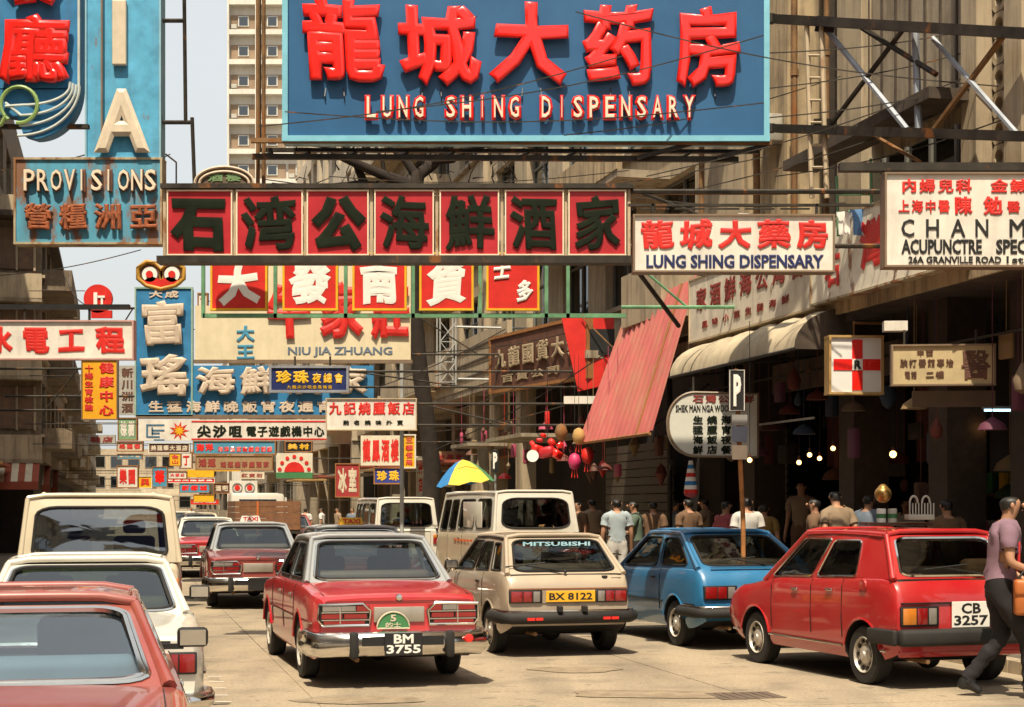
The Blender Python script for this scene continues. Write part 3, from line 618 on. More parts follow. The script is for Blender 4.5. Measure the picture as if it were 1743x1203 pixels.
def car(P, label, loc, rz, name='parked_car', cat='car', group=None):
    root = thing(name, label, cat, loc, rz, group)
    L, W, H = P['L'], P['W'], P['H']; hw = W / 2; prof = P['prof']; zb = P.get('zb', .24); paint = P['paint']
    yrb, yrt, yft, yfb = P['cab']; belt = lambda y: interp(prof, y)
    # lower body, lofted from rear to front
    ys = sorted(set([0, .03, .08, .16, .3] + [L * i / 26 for i in range(1, 26)] + [L - .3, L - .16, L - .08, L - .03, L] + [yrb + .02, yfb - .02, yrb - .02, yfb + .02]))
    mb = MB(); N = None; tk = P.get('tuck', .09)
    for y in ys:
        e = min(y, L - y); k = 1 - tk * max(0, 1 - e / .42) ** 2.4
        w_ = hw * k; T = belt(y); b = zb + .12 * max(0, 1 - e / .5) ** 2
        ins = yrb + .01 <= y <= yfb - .01; dz = -.3 if ins else 0
        half = [(0, T + (dz if ins else P.get('crown', .025))), (w_ * .5, T + (dz if ins else P.get('crown', .025) * .75)), (w_ * .80, T + (dz if ins else .006)),
                (w_ * (.875 if ins else .9), T), (w_ * .955, T - .022), (w_ * .985, T - .075), (w_ * .992, T - .16), (w_ * 1.0, (T + b) / 2 + .06), (w_ * .985, b + .2), (w_ * .965, b + .06), (w_ * .92, b), (w_ * .5, b), (0, b)]
        ring = [(x, z) for x, z in half] + [(-x, z) for x, z in reversed(half[1:-1])]; N = len(ring)
        mb.v += [Vector((x, y, z)) for x, z in ring]
    for i in range(len(ys) - 1):
        ins = yrb <= (ys[i] + ys[i + 1]) / 2 <= yfb
        for j in range(N):
            jj = (j + 1) % N; mi = 0
            mi = 1 if (ins and (j < 3 or j >= N - 3)) else (2 if 10 <= j < 14 else (3 if P.get('two') and 7 <= j < 17 else 0))
            mb.f.append((i * N + j, i * N + jj, (i + 1) * N + jj, (i + 1) * N + j)); mb.m.append(mi)
    mb.f.append(tuple(reversed(range(N)))); mb.m.append(0); mb.f.append(tuple((len(ys) - 1) * N + j for j in range(N))); mb.m.append(0)
    mats = [paint, cabin_dark, black, P.get('two') or paint]
    body = mb.build('body', mats, root)
    bm = bmesh.new(); bm.from_mesh(body.data); bmesh.ops.recalc_face_normals(bm, faces=bm.faces[:]); bm.to_mesh(body.data); bm.free()
    cut = MB(); r = P['wr']
    for y in (P['ra'], P['ra'] + P['wb']):
        for q in (-1, 1): cut.lathe([(r * 1.19, q * (hw + .2)), (r * 1.19, q * (hw - .30))][::q], (0, y, r + .01), 'x', 28, 2)
    co = cut.build('cutter', [paint, cabin_dark, black, paint], root)
    bm = bmesh.new(); bm.from_mesh(co.data); bmesh.ops.recalc_face_normals(bm, faces=bm.faces[:]); bm.to_mesh(co.data); bm.free()
    md = body.modifiers.new('b', 'BOOLEAN'); md.operation = 'DIFFERENCE'; md.object = co; md.solver = 'EXACT'
    body.parent = None; co.parent = None; me = evaluated(body, co); body.parent = root; body.modifiers.clear(); body.data = me; fin(me, 32)
    cm = co.data; bpy.data.objects.remove(co); bpy.data.meshes.remove(cm)
    # arch lips and sill strip
    for y in (P['ra'], P['ra'] + P['wb']):
        for q in (-1, 1):
            al = MB(); al.tube([(q * (hw * .992), y + r * 1.2 * math.cos(a), r + .01 + r * 1.2 * math.sin(a)) for a in [math.pi * i / 16 for i in range(1, 16)]], .014, 5); al.build('arch_lip', [P.get('lip', paint)], root, 40)
    # cabin shell
    wbt = hw * P.get('wbelt', .885); wr_ = hw * P.get('wroof', .72); zr = H - .035
    zb0, zb1 = belt(yrb), belt(yfb)
    c_rb = [(-wbt, yrb, zb0), (wbt, yrb, zb0)]; c_rt = [(-wr_, yrt, zr), (wr_, yrt, zr)]
    c_ft = [(-wr_, yft, zr), (wr_, yft, zr)]; c_fb = [(-wbt, yfb, zb1), (wbt, yfb, zb1)]
    roofm = P.get('roof') or paint; g = P.get('glass', tint); sh = MB()
    cc = (wbt - wr_) / (zr - zb0)
    Pr = patch([c_rb[0], c_rb[1], c_rt[1], c_rt[0]], .035, (0, -1, .35)); Pf = patch([c_fb[1], c_fb[0], c_ft[0], c_ft[1]], .035, (0, 1, .35))
    Pl = patch([c_fb[0], c_rb[0], c_rt[0], c_ft[0]], .03, (-1, 0, 0)); Prr = patch([c_rb[1], c_fb[1], c_ft[1], c_rt[1]], .03, (1, 0, 0))
    sw = P['side']                       # list of (u0,v0,u1,v1,rad) from the rear forward
    swl = sorted([(1 - u1, v0, 1 - u0, v1, r_) for (u0, v0, u1, v1, r_) in sw])
    rw = [P.get('rearwin', (.06, .07, .94, .93, .12))]; fwn = [(.05, .06, .95, .94, .1)]
    seal = MB(); panes = []
    for Pp, wins, nm in ((Pr, rw, 'rear_window'), (Pf, fwn, 'windscreen'), (Pl, swl, 'side_window'), (Prr, sw, 'side_window')):
        for pts in wall_with_windows(sh, Pp, wins):
            pb = MB(); n = len(pts); uc = sum(p[0] for p in pts) / n; vc = sum(p[1] for p in pts) / n
            rings = [1, .66, .33]; pb.v = [Pp(uc + (u - uc) * q, vc + (v - vc) * q, -.012) for q in rings for (u, v) in pts] + [Pp(uc, vc, -.012)]
            for a in range(2):
                for i in range(n): pb.f.append((a * n + i, a * n + (i + 1) % n, (a + 1) * n + (i + 1) % n, (a + 1) * n + i)); pb.m.append(0)
            for i in range(n): pb.f.append((2 * n + i, 2 * n + (i + 1) % n, 3 * n)); pb.m.append(0)
            po = pb.build(nm, [g if nm != 'side_window' else P.get('sideglass', g)], root, 60); panes.append((po, nm))
            tb = MB(); tb.tube([Pp(u, v, .004) for u, v in pts], .016 if nm != 'side_window' else .011, 5, closed=True)
            tb.build('window_seal', [P.get('seal', rubber)], po, 60)
            if P.get('chrome_win') and nm != 'side_window':
                tb = MB(); uo = .018; tb.tube([Pp(uc + (u - uc) * 1.035, vc + (v - vc) * 1.045, .008) for u, v in pts], .012, 5, closed=True); tb.build('window_trim', [chrome], po, 60)
    sh.build('cabin', [P.get('pillar') or roofm], root, 40)
    rf = MB(); nu, nv = 8, 10
    for i in range(nv + 1):
        for j in range(nu + 1):
            u, v = j / nu, i / nv; x = -wr_ + 2 * wr_ * u; y = yrt + (yft - yrt) * v
            rf.v.append(Vector((x, y, zr + .035 * min(1, 1.6 * (1 - (2 * u - 1) ** 2) ** .7) * 1 - .0 + .03 * math.sin(math.pi * v) * (1 if P.get('arch', 1) else 0))))
    for i in range(nv):
        for j in range(nu): a = i * (nu + 1) + j; rf.f.append((a, a + 1, a + nu + 2, a + nu + 1)); rf.m.append(0)
    e = .028
    for q in (0, 1):
        x = 1 if q else -1
        rf.tube([(x * (wr_ - .006), yrt + (yft - yrt) * i / 10, zr + .006 + .03 * math.sin(math.pi * i / 10) * .5) for i in range(11)], e, 8)
        rf.tube([Vector(c_rb[q]) * (1 - t_) + Vector(c_rt[q]) * t_ + Vector((0, 0, 0)) for t_ in (0, .25, .5, .75, 1)], [e * 1.25, e * 1.1, e, e, e], 8)
        rf.tube([Vector(c_fb[q]) * (1 - t_) + Vector(c_ft[q]) * t_ for t_ in (0, .25, .5, .75, 1)], e, 8)
    for yy in (yrt, yft): rf.tube([(-wr_ + 2 * wr_ * i / 8, yy, zr + .012 + .03 * min(1, 1.6 * (1 - (2 * i / 8 - 1) ** 2) ** .7)) for i in range(9)], e * .9, 8)
    rf.build('roof', [roofm], root, 50)
    gt = MB()
    for x in (-1, 1): gt.tube([(x * (wr_ + .022), yrt + .05 + (yft - yrt - .1) * i / 10, zr - .004 + .03 * math.sin(math.pi * i / 10) * .5) for i in range(11)], .008, 5)
    gt.build('rain_gutter', [P.get('gutter', chrome)], root, 40)
    # interior
    sm = P.get('seats', seatm); bl = zb0 - .28
    for x in (-1, 1):
        s_ = MB(); yy = P.get('yseat', (yrt + yft) / 2 + .25)
        s_.box((x * hw * .44, yy, bl + .20), (hw * .58, .13, .62), bev=.05); s_.box((x * hw * .44, yy - .02, min(bl + .62, H - .20)), (.27, .09, .16), bev=.04); s_.build('seat', [sm], root, 50)
    s_ = MB(); s_.box((0, P.get('yrear', yrb + .42), bl + .15), (hw * 1.5, .16, .48), bev=.06); s_.build('rear_seat', [sm], root, 50)
    s_ = MB(); s_.box((0, yrb + .16, zb0 - .035), (hw * 1.58, .3, .02)); s_.build('parcel_shelf', [P.get('shelf', cabin_dark)], root)
    s_ = MB(); s_.box((0, yfb - .28, zb1 - .1), (hw * 1.6, .35, .18), bev=.05); s_.build('dashboard', [black], root)
    s_ = MB(); s_.tube([(hw * .44 + .19 * math.cos(a), yfb - .55 - .05 * math.sin(a), zb1 + .02 + .17 * math.sin(a)) for a in [2 * math.pi * i / 20 for i in range(20)]], .013, 6, closed=True); s_.build('steering_wheel', [black], root, 60)
    wheel_set(root, P)
    # doors: seams, handles, trim
    dm = MB()
    for q in (-1, 1):
        for y in P['doors']:
            dm.tube([(q * (hw * .955 + .002), y, belt(y) - .02), (q * (hw * .99 + .002), y, belt(y) - .1), (q * (hw + .002), y, .62), (q * (hw * .985 + .003), y, zb + .2)], .005, 4)
    dm.build('door_seam', [black], root)
    for q in (-1, 1):
        for y in P['handles']:
            h = MB(); h.box((q * (hw * .993 + .012), y, belt(y) - .13), (.025, .13, .028), bev=.008); h.build('door_handle', [P.get('handle', chrome)], root, 40)
    if P.get('trim'):
        for q in (-1, 1):
            h = MB(); z = P['trim']; g1 = P['ra']; g2 = g1 + P['wb']; rg = r * 1.24
            for ya, yb in (((.14, L - .14),) if z > r * 2.25 else ((.16, g1 - rg), (g1 + rg, g2 - rg), (g2 + rg, L - .16))): h.tube([(q * (hw * (1 - .06 * max(0, 1 - min(y, L - y) / .42) ** 2.4) + .002), y, z) for y in [ya + (yb - ya) * i / 12 for i in range(13)]], .011, 5)
            h.build('side_trim', [P.get('trimmat', chrome)], root, 50)
    # underside: exhaust, axle
    u = MB(); u.tube([(-.42, -.06, .27), (-.42, .7, .27)], .024, 8); u.build('exhaust_pipe', [rusty], root, 40)
    u = MB(); u.tube([(-hw + .2, P['ra'], r * .9), (hw - .2, P['ra'], r * .9)], .05, 8); u.sphere((0, P['ra'], r * .9), .13); u.build('rear_axle', [black], root, 40)
    if P.get('mirrors'):
        for q in (-1, 1):
            h = MB(); yy = P['mirrors']; z = belt(yy) + .07; h.box((q * (hw + .09), yy, z), (.17, .07, .11), bev=.025); h.box((q * (hw - .02), yy, z - .05), (.12, .03, .03)); h.box((q * (hw + .09), yy - .037, z), (.14, .004, .085), 1)
            h.build('wing_mirror', [black, chrome], root, 40)
    if P.get('wiper'):
        h = MB(); yw = yrb + .03; wx = P['wiper']
        a = Vector((wx, yrb - .035, zb0 + .03)); b_ = Pr(.5 + (wx - .48) / (2 * wbt), .20, .03); h.tube([a, b_], .009, 5); h.tube([b_ + Vector((-.24, 0, -.01)), b_ + Vector((.24, 0, .035))], .008, 5); h.sphere(a, .022, n=8)
        h.build('wiper', [black], root)
    return root, P
def part(root, name, m, fn, smooth=False):
    b = MB(); fn(b); return b.build(name, m if isinstance(m, list) else [m], root, smooth)
def plate(root, c, w_, h, l1, l2, bgm, tm, tilt=0):
    b = MB(); b.box((0, 0, 0), (w_, .012, h), bev=.004); o = b.build('number_plate', [bgm], root); o.location = c
    t = MB()
    if l2:
        put(t, l1, -w_ * .26, h * .03, w_ * .26, h * .44, y=-.006, d=.003, fat=.03, fill=1); put(t, l2, -w_ * .45, -h * .42, w_ * .45, -h * .03, y=-.006, d=.003, fat=.03, fill=1)
    else: put(t, l1, -w_ * .44, -h * .32, w_ * .44, h * .32, y=-.006, d=.003, fat=.025, fill=1)
    t.build('lettering', [tm], o); return o
def taxi_sign(root, y, z, m, tm, w_=.38, h=.11):
    b = MB(); b.prism([(-w_ / 2, 0), (w_ / 2, 0), (w_ / 2 - .04, h), (-w_ / 2 + .04, h)], y - .07, y + .07)
    o = b.build('roof_sign', [m], root); o.location = (0, 0, z)
    t = MB(); put(t, 'TAXI', -w_ * .36, h * .18, w_ * .36, h * .82, y=y - .071, d=.005, fat=.03, fill=1); t.build('lettering', [tm], o)

# paints
def paint(n, rgb, **k): return mat(n, rgb, k.pop('rough', .34), coat=k.pop('coat', .85), var=.07, scale=1.2, dust=k.pop('dust', .12), **k)
p_taxi = paint('taxi_red_paint', (.50, .012, .022)); p_taxi2 = paint('faded_taxi_red_paint', (.26, .022, .022), dust=.25)
p_taxi3 = paint('dusty_red_paint', (.27, .032, .024), dust=.3)
p_silver = paint('silver_roof_paint', (.27, .29, .30), dust=.15)
p_tan = paint('beige_metallic_paint', (.42, .345, .255)); p_brown = paint('brown_metallic_paint', (.20, .12, .075))
p_blue = paint('blue_metallic_paint', (.016, .165, .36)); p_hatch = paint('bright_red_paint', (.42, .007, .012))
p_cream = paint('cream_van_paint', (.58, .50, .36)); p_white = paint('white_car_paint', (.66, .63, .55))
p_yel = mat('plate_yellow', (.80, .42, .02), .4, var=.05); p_wh = mat('plate_white', (.78, .76, .70), .4, var=.05)

SED = dict(L=4.5, W=1.69, H=1.43, prof=[(0, .845), (.05, .875), (.5, .92), (1.1, .965), (3.2, .955), (4.2, .88), (4.42, .82), (4.5, .74)], cab=(1.08, 1.72, 2.78, 3.38),
           side=[(.10, .10, .50, .9, .1), (.53, .10, .95, .9, .1)], ra=1.1, wb=2.69, wr=.31, doors=(1.42, 2.28, 3.25), handles=(1.62, 2.5), paint=p_taxi, roof=p_silver, trim=.62, chrome_win=True)
def sedan_taxi(label, loc, rz, paint_=None, roof=None, l1='BM', l2='3755', sign=None, front=False, group=None, glassm=None, detail=True, badge=False, seats=None, H=1.43, **kw):
    P = dict(SED); P['paint'] = paint_ or p_taxi; P['roof'] = roof or p_silver; P['glass'] = glassm or tint
    if seats: P['seats'] = seats
    P['H'] = H; P.update(kw)
    root, P = car(P, label, loc, rz, 'taxi', 'taxi', group)
    hw = P['W'] / 2
    for q in (-1, 1):
        X = lambda a: q * a
        def outline(g=0.):
            pts = [(.30 - g, .60 - g), (.745 + g, .60 - g), (.79 + g, .66), (.785 + g, .80 + g), (.36 - g, .81 + g), (.28 - g, .74)]
            pts = [(q * a, c) for a, c in pts]; return pts if q > 0 else pts[::-1]
        part(root, 'light_surround', chrome, lambda b: b.tube([(a, -.022, c) for a, c in outline(.0)], .016, 6, closed=True), 50)
        o = part(root, 'tail_lamp', [black, redlens, clearlens, chrome], lambda b: (b.prism(outline(-.004), -.012, .05, 0),
            b.box((q * .355, -.02, .765), (.13, .02, .055), 1), b.box((q * .50, -.02, .765), (.14, .02, .05), 2), b.box((q * .665, -.02, .765), (.17, .02, .05), 2 if q < 0 else 1),
            b.box((q * .43, -.02, .69), (.22, .02, .045), 1), b.box((q * .66, -.02, .69), (.2, .02, .045), 1), b.box((q * .54, -.02, .63), (.4, .02, .03), 1),
            b.box((q * .53, -.026, .728), (.46, .012, .010), 3), b.box((q * .53, -.026, .655), (.46, .012, .010), 3), b.box((q * .58, -.027, .70), (.010, .012, .17), 3)))
    part(root, 'centre_panel', mat('brushed_panel', (.42, .38, .32), .4, .6), lambda b: b.box((0, -.006, .70), (.50, .03, .15), bev=.008), 40)
    part(root, 'boot_badge', chrome, lambda b: b.lathe([(.001, -.02), (.03, -.015), (.035, 0)], (0, -.0, .865), 'y', 12), 40)
    part(root, 'boot_seam', black, lambda b: (b.tube([(-.72, .1, .885), (-.72, 1.0, .962)], .004, 4), b.tube([(.72, .1, .885), (.72, 1.0, .962)], .004, 4), b.tube([(-.72, -.008, .83), (.72, -.008, .83)], .004, 4)))
    bp = part(root, 'bumper', chrome, lambda b: (b.tube([(-hw - .01, .42, .44), (-hw - .02, .1, .44), (-hw + .06, -.09, .44), (0, -.13, .44), (hw - .06, -.09, .44), (hw + .02, .1, .44), (hw + .01, .42, .44)], .082, 12)), 60)
    bp.scale = (1, 1, 1.5); bp.location = (0, 0, -.235)
    for q in (-1, 1): part(root, 'overrider', rubber, lambda b: b.box((q * .47, -.17, .42), (.085, .10, .26), bev=.03), 40)
    part(root, 'plate_bracket', black, lambda b: b.box((0, -.218, .46), (.80, .01, .09), bev=.003))
    plate(root, (0, -.235, .43), .37, .215, l1, l2, black, p_wh)
    if badge:
        o = part(root, 'licence_disc', [green, cream], lambda b: (b.prism([(-.07 + .16 * math.cos(a), .57 + .16 * math.sin(a)) for a in [math.pi * i / 18 for i in range(19)]], -.075, -.06, 0), b.tube([(-.07 + .16 * math.cos(a), -.078, .57 + .16 * math.sin(a)) for a in [math.pi * i / 18 for i in range(19)]], .008, 5, 1, closed=True)), 40)
        t = MB(); put(t, '5', -.10, .635, -.04, .705, y=-.078, d=.003, fat=.03); put(t, '的士', -.15, .58, .01, .63, y=-.078, d=.003, fat=.02); t.build('lettering', [cream], o)
        part(root, 'bumper_sticker', neonred, lambda b: b.lathe([(.001, -.222), (.04, -.218), (.04, -.2)], (.66, .03, .47), 'y', 18), 40)
    if sign: taxi_sign(root, 2.2, H + .03, sign, redp)
    return root
HAT = dict(L=3.8, W=1.585, H=1.40, prof=[(0, .80), (.04, .90), (.12, .97), (.3, .99), (2.6, .93), (3.5, .80), (3.74, .74), (3.8, .62)], cab=(.10, .62, 1.95, 2.70),
           side=[(.09, .10, .38, .88, .12), (.42, .08, .94, .9, .1)], ra=.72, wb=2.3, wr=.285, doors=(1.0, 2.4), handles=(1.2,), paint=p_tan, tuck=.07, crown=.012, handle=black, gutter=black)
def rear_common(root, hw, zl=.72, h=.14, lw=.34, x0=None, lens=(redlens, redlens, clearlens)):
    for q in (-1, 1):
        xo = hw - .07 - lw / 2
        part(root, 'tail_lamp', [black, lens[0], lens[1], lens[2]], lambda b: (b.box((q * xo, 0, zl), (lw, .05, h), 0, bev=.012), b.box((q * (xo + lw * .28), -.026, zl), (lw * .34, .012, h * .82), 1, bev=.004), b.box((q * (xo - lw * .05), -.026, zl), (lw * .26, .012, h * .82), 2, bev=.004), b.box((q * (xo - lw * .32), -.026, zl), (lw * .2, .012, h * .82), 3, bev=.004)), 40)
# --- the red taxi in the middle of the street
sedan_taxi('clean red taxi with silver roof and white on black plate 3755 in mid street', (-1.10, 16.0, 0), R(15), badge=True, group='taxis in the street')
# --- red taxi cut by the corner of the picture
sedan_taxi('nearest red taxi with pale seats, large rear window filling the bottom corner', (-1.98, 6.0, 0), R(13.5), paint_=p_taxi3, roof=p_taxi3, mirrors=3.05, seal=chrome, group='taxis in the street', glassm=tintblue, seats=seatgrey, l1='', l2='', H=1.325)
# --- taxis farther up
sedan_taxi('dull dark red taxi with white roof sign, second in the middle lane', (-4.32, 28, 0), R(12.5), paint_=p_taxi2, sign=p_wh, group='taxis in the street', l1='', l2='')
sedan_taxi('red taxi with white roof ahead of the dull red one', (-7.35, 40, 0), R(13), paint_=p_taxi, roof=p_white, group='taxis in the street', l1='', l2='')
sedan_taxi('taxi with yellow roof sign hidden behind the clean red taxi', (-1.95, 23.4, 0), R(14.5), paint_=p_taxi2, sign=p_yel, group='taxis in the street', l1='', l2='', glassm=tintblue)
# --- white saloon
P = dict(SED); P.update(paint=p_white, roof=p_white, L=4.3, W=1.62, H=1.345, glass=glass('car_glass_green', (.40, .52, .38), .12), chrome_win=True, mirrors=3.0)
wr, P = car(P, 'white saloon car with greenish rear window between red taxi and cream van', (-2.84, 10.9, 0), R(13.5))
rear_common(wr, .81, .70, .15, .30)
part(wr, 'bumper', chrome, lambda b: b.tube([(-.82, .35, .45), (-.80, .02, .45), (-.7, -.09, .45), (0, -.12, .45), (.7, -.09, .45), (.80, .02, .45), (.82, .35, .45)], .06, 8), 60)
part(wr, 'badge', black, lambda b: (b.box((.42, .005, .83), (.05, .014, .05)), b.box((.52, .005, .83), (.09, .014, .04))))
# --- tan hatchback BX 8122
P = dict(HAT); P.update(side=[(.09, .10, .26, .86, .12), (.31, .08, .56, .88, .1), (.60, .08, .95, .9, .1)], wiper=-.02, two=None, seal=black, wbelt=.90, wroof=.74, glass=glass('car_glass_smoke', (.48, .53, .50), .07), mirrors=2.2)
hb, P = car(P, 'beige hatchback with yellow plate and rear wiper', (.66, 19.2, 0), R(15.5), group='parked hatchbacks')  # one beige paint all round; the sides darken by shade alone
hw = P['W'] / 2
rear_common(hb, hw, .70, .15, .40)
part(hb, 'plate_panel', mat('taupe_panel', (.30, .24, .18), .5), lambda b: b.box((0, -.002, .70), (.66, .02, .16), bev=.004))
plate(hb, (.02, -.02, .70), .60, .13, 'BX 8122', '', p_yel, black)
part(hb, 'tailgate_trim', mat('copper_trim', (.35, .16, .08), .35, .5), lambda b: b.box((0, -.006, .79), (1.44, .02, .015)))
part(hb, 'bumper', rubber, lambda b: (b.tube([(-hw - .005, .5, .46), (-hw - .01, .06, .46), (-hw + .08, -.07, .46), (0, -.10, .46), (hw - .08, -.07, .46), (hw + .01, .06, .46), (hw + .005, .5, .46)], .075, 8)), 60)
part(hb, 'bumper_strip', chrome, lambda b: b.tube([(-hw - .012, .5, .535), (-hw - .018, .06, .535), (-hw + .07, -.085, .535), (0, -.12, .535), (hw - .07, -.085, .535), (hw + .018, .06, .535), (hw + .012, .5, .535)], .013, 6), 60)
for q in (-1, 1): part(hb, 'rear_fog_lamp', neonred, lambda b: (b.box((q * .46 - .045, -.165, .45), (.085, .03, .03)), b.box((q * .46 + .055, -.165, .45), (.085, .03, .03))))
for q in (-1, 1): part(hb, 'bumper_block', black, lambda b: b.box((q * .15, -.14, .56), (.06, .09, .07), bev=.01))
part(hb, 'rear_sticker', mat('pale_blue_sticker', (.35, .6, .7), .5), lambda b: put(b, 'MITSUBISHI', -.42, 1.275, .42, 1.325, y=.475, d=.004, fat=.03, fill=1))
part(hb, 'badge', black, lambda b: (b.box((.46, .05, .90), (.07, .01, .07)), b.box((.46, .042, .90), (.045, .01, .045)), b.box((.60, .05, .90), (.12, .01, .02))))
# --- blue hatchback
P = dict(HAT); P.update(L=3.9, W=1.62, H=1.43, paint=p_blue, prof=[(0, .78), (.04, .88), (.12, .985), (.35, .99), (2.6, .95), (3.6, .80), (3.85, .74), (3.9, .62)], cab=(.16, .98, 2.05, 2.85), side=[(.08, .10, .44, .88, .16), (.49, .08, .95, .9, .1)], wiper=.3, ra=.78, wb=2.38, wr=.29, doors=(1.25, 2.6), handles=(1.45,), wbelt=.91, wroof=.74, trim=.55, trimmat=black, glass=glass('car_glass_smoke', (.33, .37, .36), .10), gutter=chrome)
bh, P = car(P, 'bright blue hatchback with sloping rear glass beside the red one', (3.02, 20.1, 0), R(17), group='parked hatchbacks')
hw = P['W'] / 2
rear_common(bh, hw, .70, .17, .44)
plate(bh, (.12, -.02, .70), .42, .13, '', '', p_yel, black)
part(bh, 'bumper', [rubber, chrome], lambda b: (b.tube([(-hw - .01, .55, .46), (-hw - .015, .06, .46), (-hw + .08, -.08, .46), (hw - .08, -.08, .46), (hw + .015, .06, .46), (hw + .01, .55, .46)], .065, 8), b.tube([(-hw - .015, .5, .53), (-hw - .02, .06, .53), (-hw + .07, -.09, .53), (hw - .07, -.09, .53), (hw + .02, .06, .53)], .012, 6, 1)), 60)
part(bh, 'rear_window_rim', p_blue, lambda b: b.box((0, .10, 1.0), (1.2, .02, .02)))
# --- red hatchback CB 3257
P = dict(HAT); P.update(L=3.6, W=1.52, H=1.50, paint=p_hatch, prof=[(0, .84), (.03, .95), (.10, 1.05), (.3, 1.06), (2.3, 1.0), (3.3, .86), (3.55, .78), (3.6, .66)], cab=(.10, .42, 2.0, 2.75), side=[(.16, .06, .17, .09, .3), (.25, .08, .56, .87, .09), (.60, .08, .95, .9, .08)][1:], wiper=.36, ra=.60, wb=2.3, wr=.29, doors=(.98, 1.62, 2.5), handles=(1.22, 1.95), wbelt=.92, wroof=.76, trim=.36, seal=chrome, handle=chrome, glass=tintdark, roof=p_hatch, tuck=.05, gutter=p_hatch)
rh, P = car(P, 'bright red five door hatchback with white plate 3257 behind walking man', (4.34, 15.85, 0), R(18.4), group='parked hatchbacks')
hw = P['W'] / 2
rear_common(rh, hw, .70, .19, .42, lens=(amber, redlens, clearlens))
plate(rh, (.08, -.02, .71), .42, .25, 'CB', '3257', p_wh, black)
part(rh, 'tailgate_seam', black, lambda b: b.box((0, -.004, .825), (1.36, .02, .014)))
part(rh, 'boot_lock', chrome, lambda b: b.lathe([(.001, -.02), (.02, -.015), (.024, .01)], (.28, .02, .93), 'y', 12), 40)
part(rh, 'bumper', rubber, lambda b: (b.box((0, -.06, .50), (hw * 2 - .04, .16, .16), bev=.04), b.box((-hw + .0, .2, .50), (.06, .5, .15), bev=.02), b.box((hw - .0, .2, .50), (.06, .5, .15), bev=.02)), 50)
part(rh, 'lower_valance', p_hatch, lambda b: b.box((0, .03, .35), (hw * 1.8, .05, .09), bev=.02), 40)
part(rh, 'folded_seat', mat('tan_bag', (.30, .17, .08), .7), lambda b: b.box((.45, .42, 1.08), (.34, .2, .3), bev=.06), 50)
part(rh, 'fuel_cap', p_hatch, lambda b: b.lathe([(.001, -.775), (.055, -.772), (.06, -.755)], (0, .55, .98), 'x', 16), 40)
# --- vans
VAN = dict(L=4.4, W=1.70, H=1.86, zb=.32, prof=[(0, 1.10), (.04, 1.16), (.12, 1.18), (4.0, 1.14), (4.25, 1.02), (4.4, .8)], cab=(.04, .16, 3.75, 4.15), side=[(.05, .12, .30, .86, .14), (.34, .12, .62, .86, .12), (.66, .12, .80, .86, .12), (.83, .12, .97, .86, .1)],
           ra=.95, wb=2.3, wr=.31, doors=(2.2, 3.3), handles=(2.4,), paint=p_cream, wbelt=.95, wroof=.86, tuck=.06, crown=.0, rearwin=(.07, .06, .93, .86, .16), yseat=3.0, yrear=.9)
def van(label, loc, rz, **k):
    P = dict(VAN); P.update(k); root, P = car(P, label, loc, rz, 'van', 'van', 'vans in the street'); hw = P['W'] / 2
    for q in (-1, 1): part(root, 'tail_lamp', [redlens, amber], lambda b: (b.box((q * (hw - .10), -.01, .82), (.10, .04, .17), bev=.01), b.box((q * (hw - .10), -.012, .95), (.10, .04, .08), 1, bev=.01)), 40)
    part(root, 'bumper', mat('grey_bumper', (.35, .34, .30), .5), lambda b: b.tube([(-hw, .3, .48), (-hw + .05, -.04, .48), (hw - .05, -.04, .48), (hw, .3, .48)], .06, 8), 50)
    part(root, 'tailgate_seam', black, lambda b: b.tube([(-hw + .22, -.006, .5), (-hw + .22, -.006, 1.08), (hw - .22, -.006, 1.08), (hw - .22, -.006, .5)], .005, 4))
    return root
v1 = van('cream van with wide rounded rear window behind the white saloon', (-4.28, 17.1, 0), R(13.5), glass=glass('car_glass_haze', (.55, .60, .60), .18))
part(v1, 'roof_vent', p_cream, lambda b: (b.sphere((.55, .7, 1.87), .035), b.sphere((-.6, .9, 1.87), .035)), 50)
v2 = van('white and beige van with blank side panel and orange sign lettering', (.46, 30.4, 0), R(17), paint=p_cream, roof=p_white, pillar=p_white, H=2.02, prof=[(0, 1.22), (.04, 1.26), (.12, 1.28), (4.0, 1.24), (4.25, 1.1), (4.4, .8)], rearwin=(.08, .10, .92, .86, .22), glass=tintdark)
part(v2, 'side_blank_panel', p_white, lambda b: (b.box((-.80, 1.55, 1.58), (.02, 1.3, .5), bev=.01)), 40)
part(v2, 'side_lettering', mat('orange_lettering', (.60, .13, .03), .6), lambda b: [b.box((-.855, 1.2 + i * .24, 1.08 - .0), (.012, .16, .045)) or b.box((-.855, 1.2 + i * .24, 1.17), (.012, .17, .05)) or b.box((-.855, 1.2 + i * .24, 1.12), (.012, .04, .17)) for i in range(7)])
v3 = van('white van by the tree trunk farther up the kerb', (-2.75, 43, 0), R(13.5), paint=p_white, H=1.95)
van('white delivery van behind the brown lorry', (-10.6, 72, 0), R(13.5), paint=p_white, H=2.1)
# small far cars
for i, (px, Y, pt, lb) in enumerate(((302, 82, p_white, 'small white car far up the street beside the cream van'), (345, 66, p_cream, 'small cream car ahead of the taxis with a boxy tail'), (500, 55, p_taxi2, 'dark red car far off beneath the pedestrians'))):
    P = dict(SED); P.update(paint=pt, roof=pt, trim=None); p_ = at(px, 0, Y)
    r_, P = car(P, lb, (p_.x, Y, 0), R(13.5), group='small cars far up the street'); rear_common(r_, .84, .70, .15, .34)
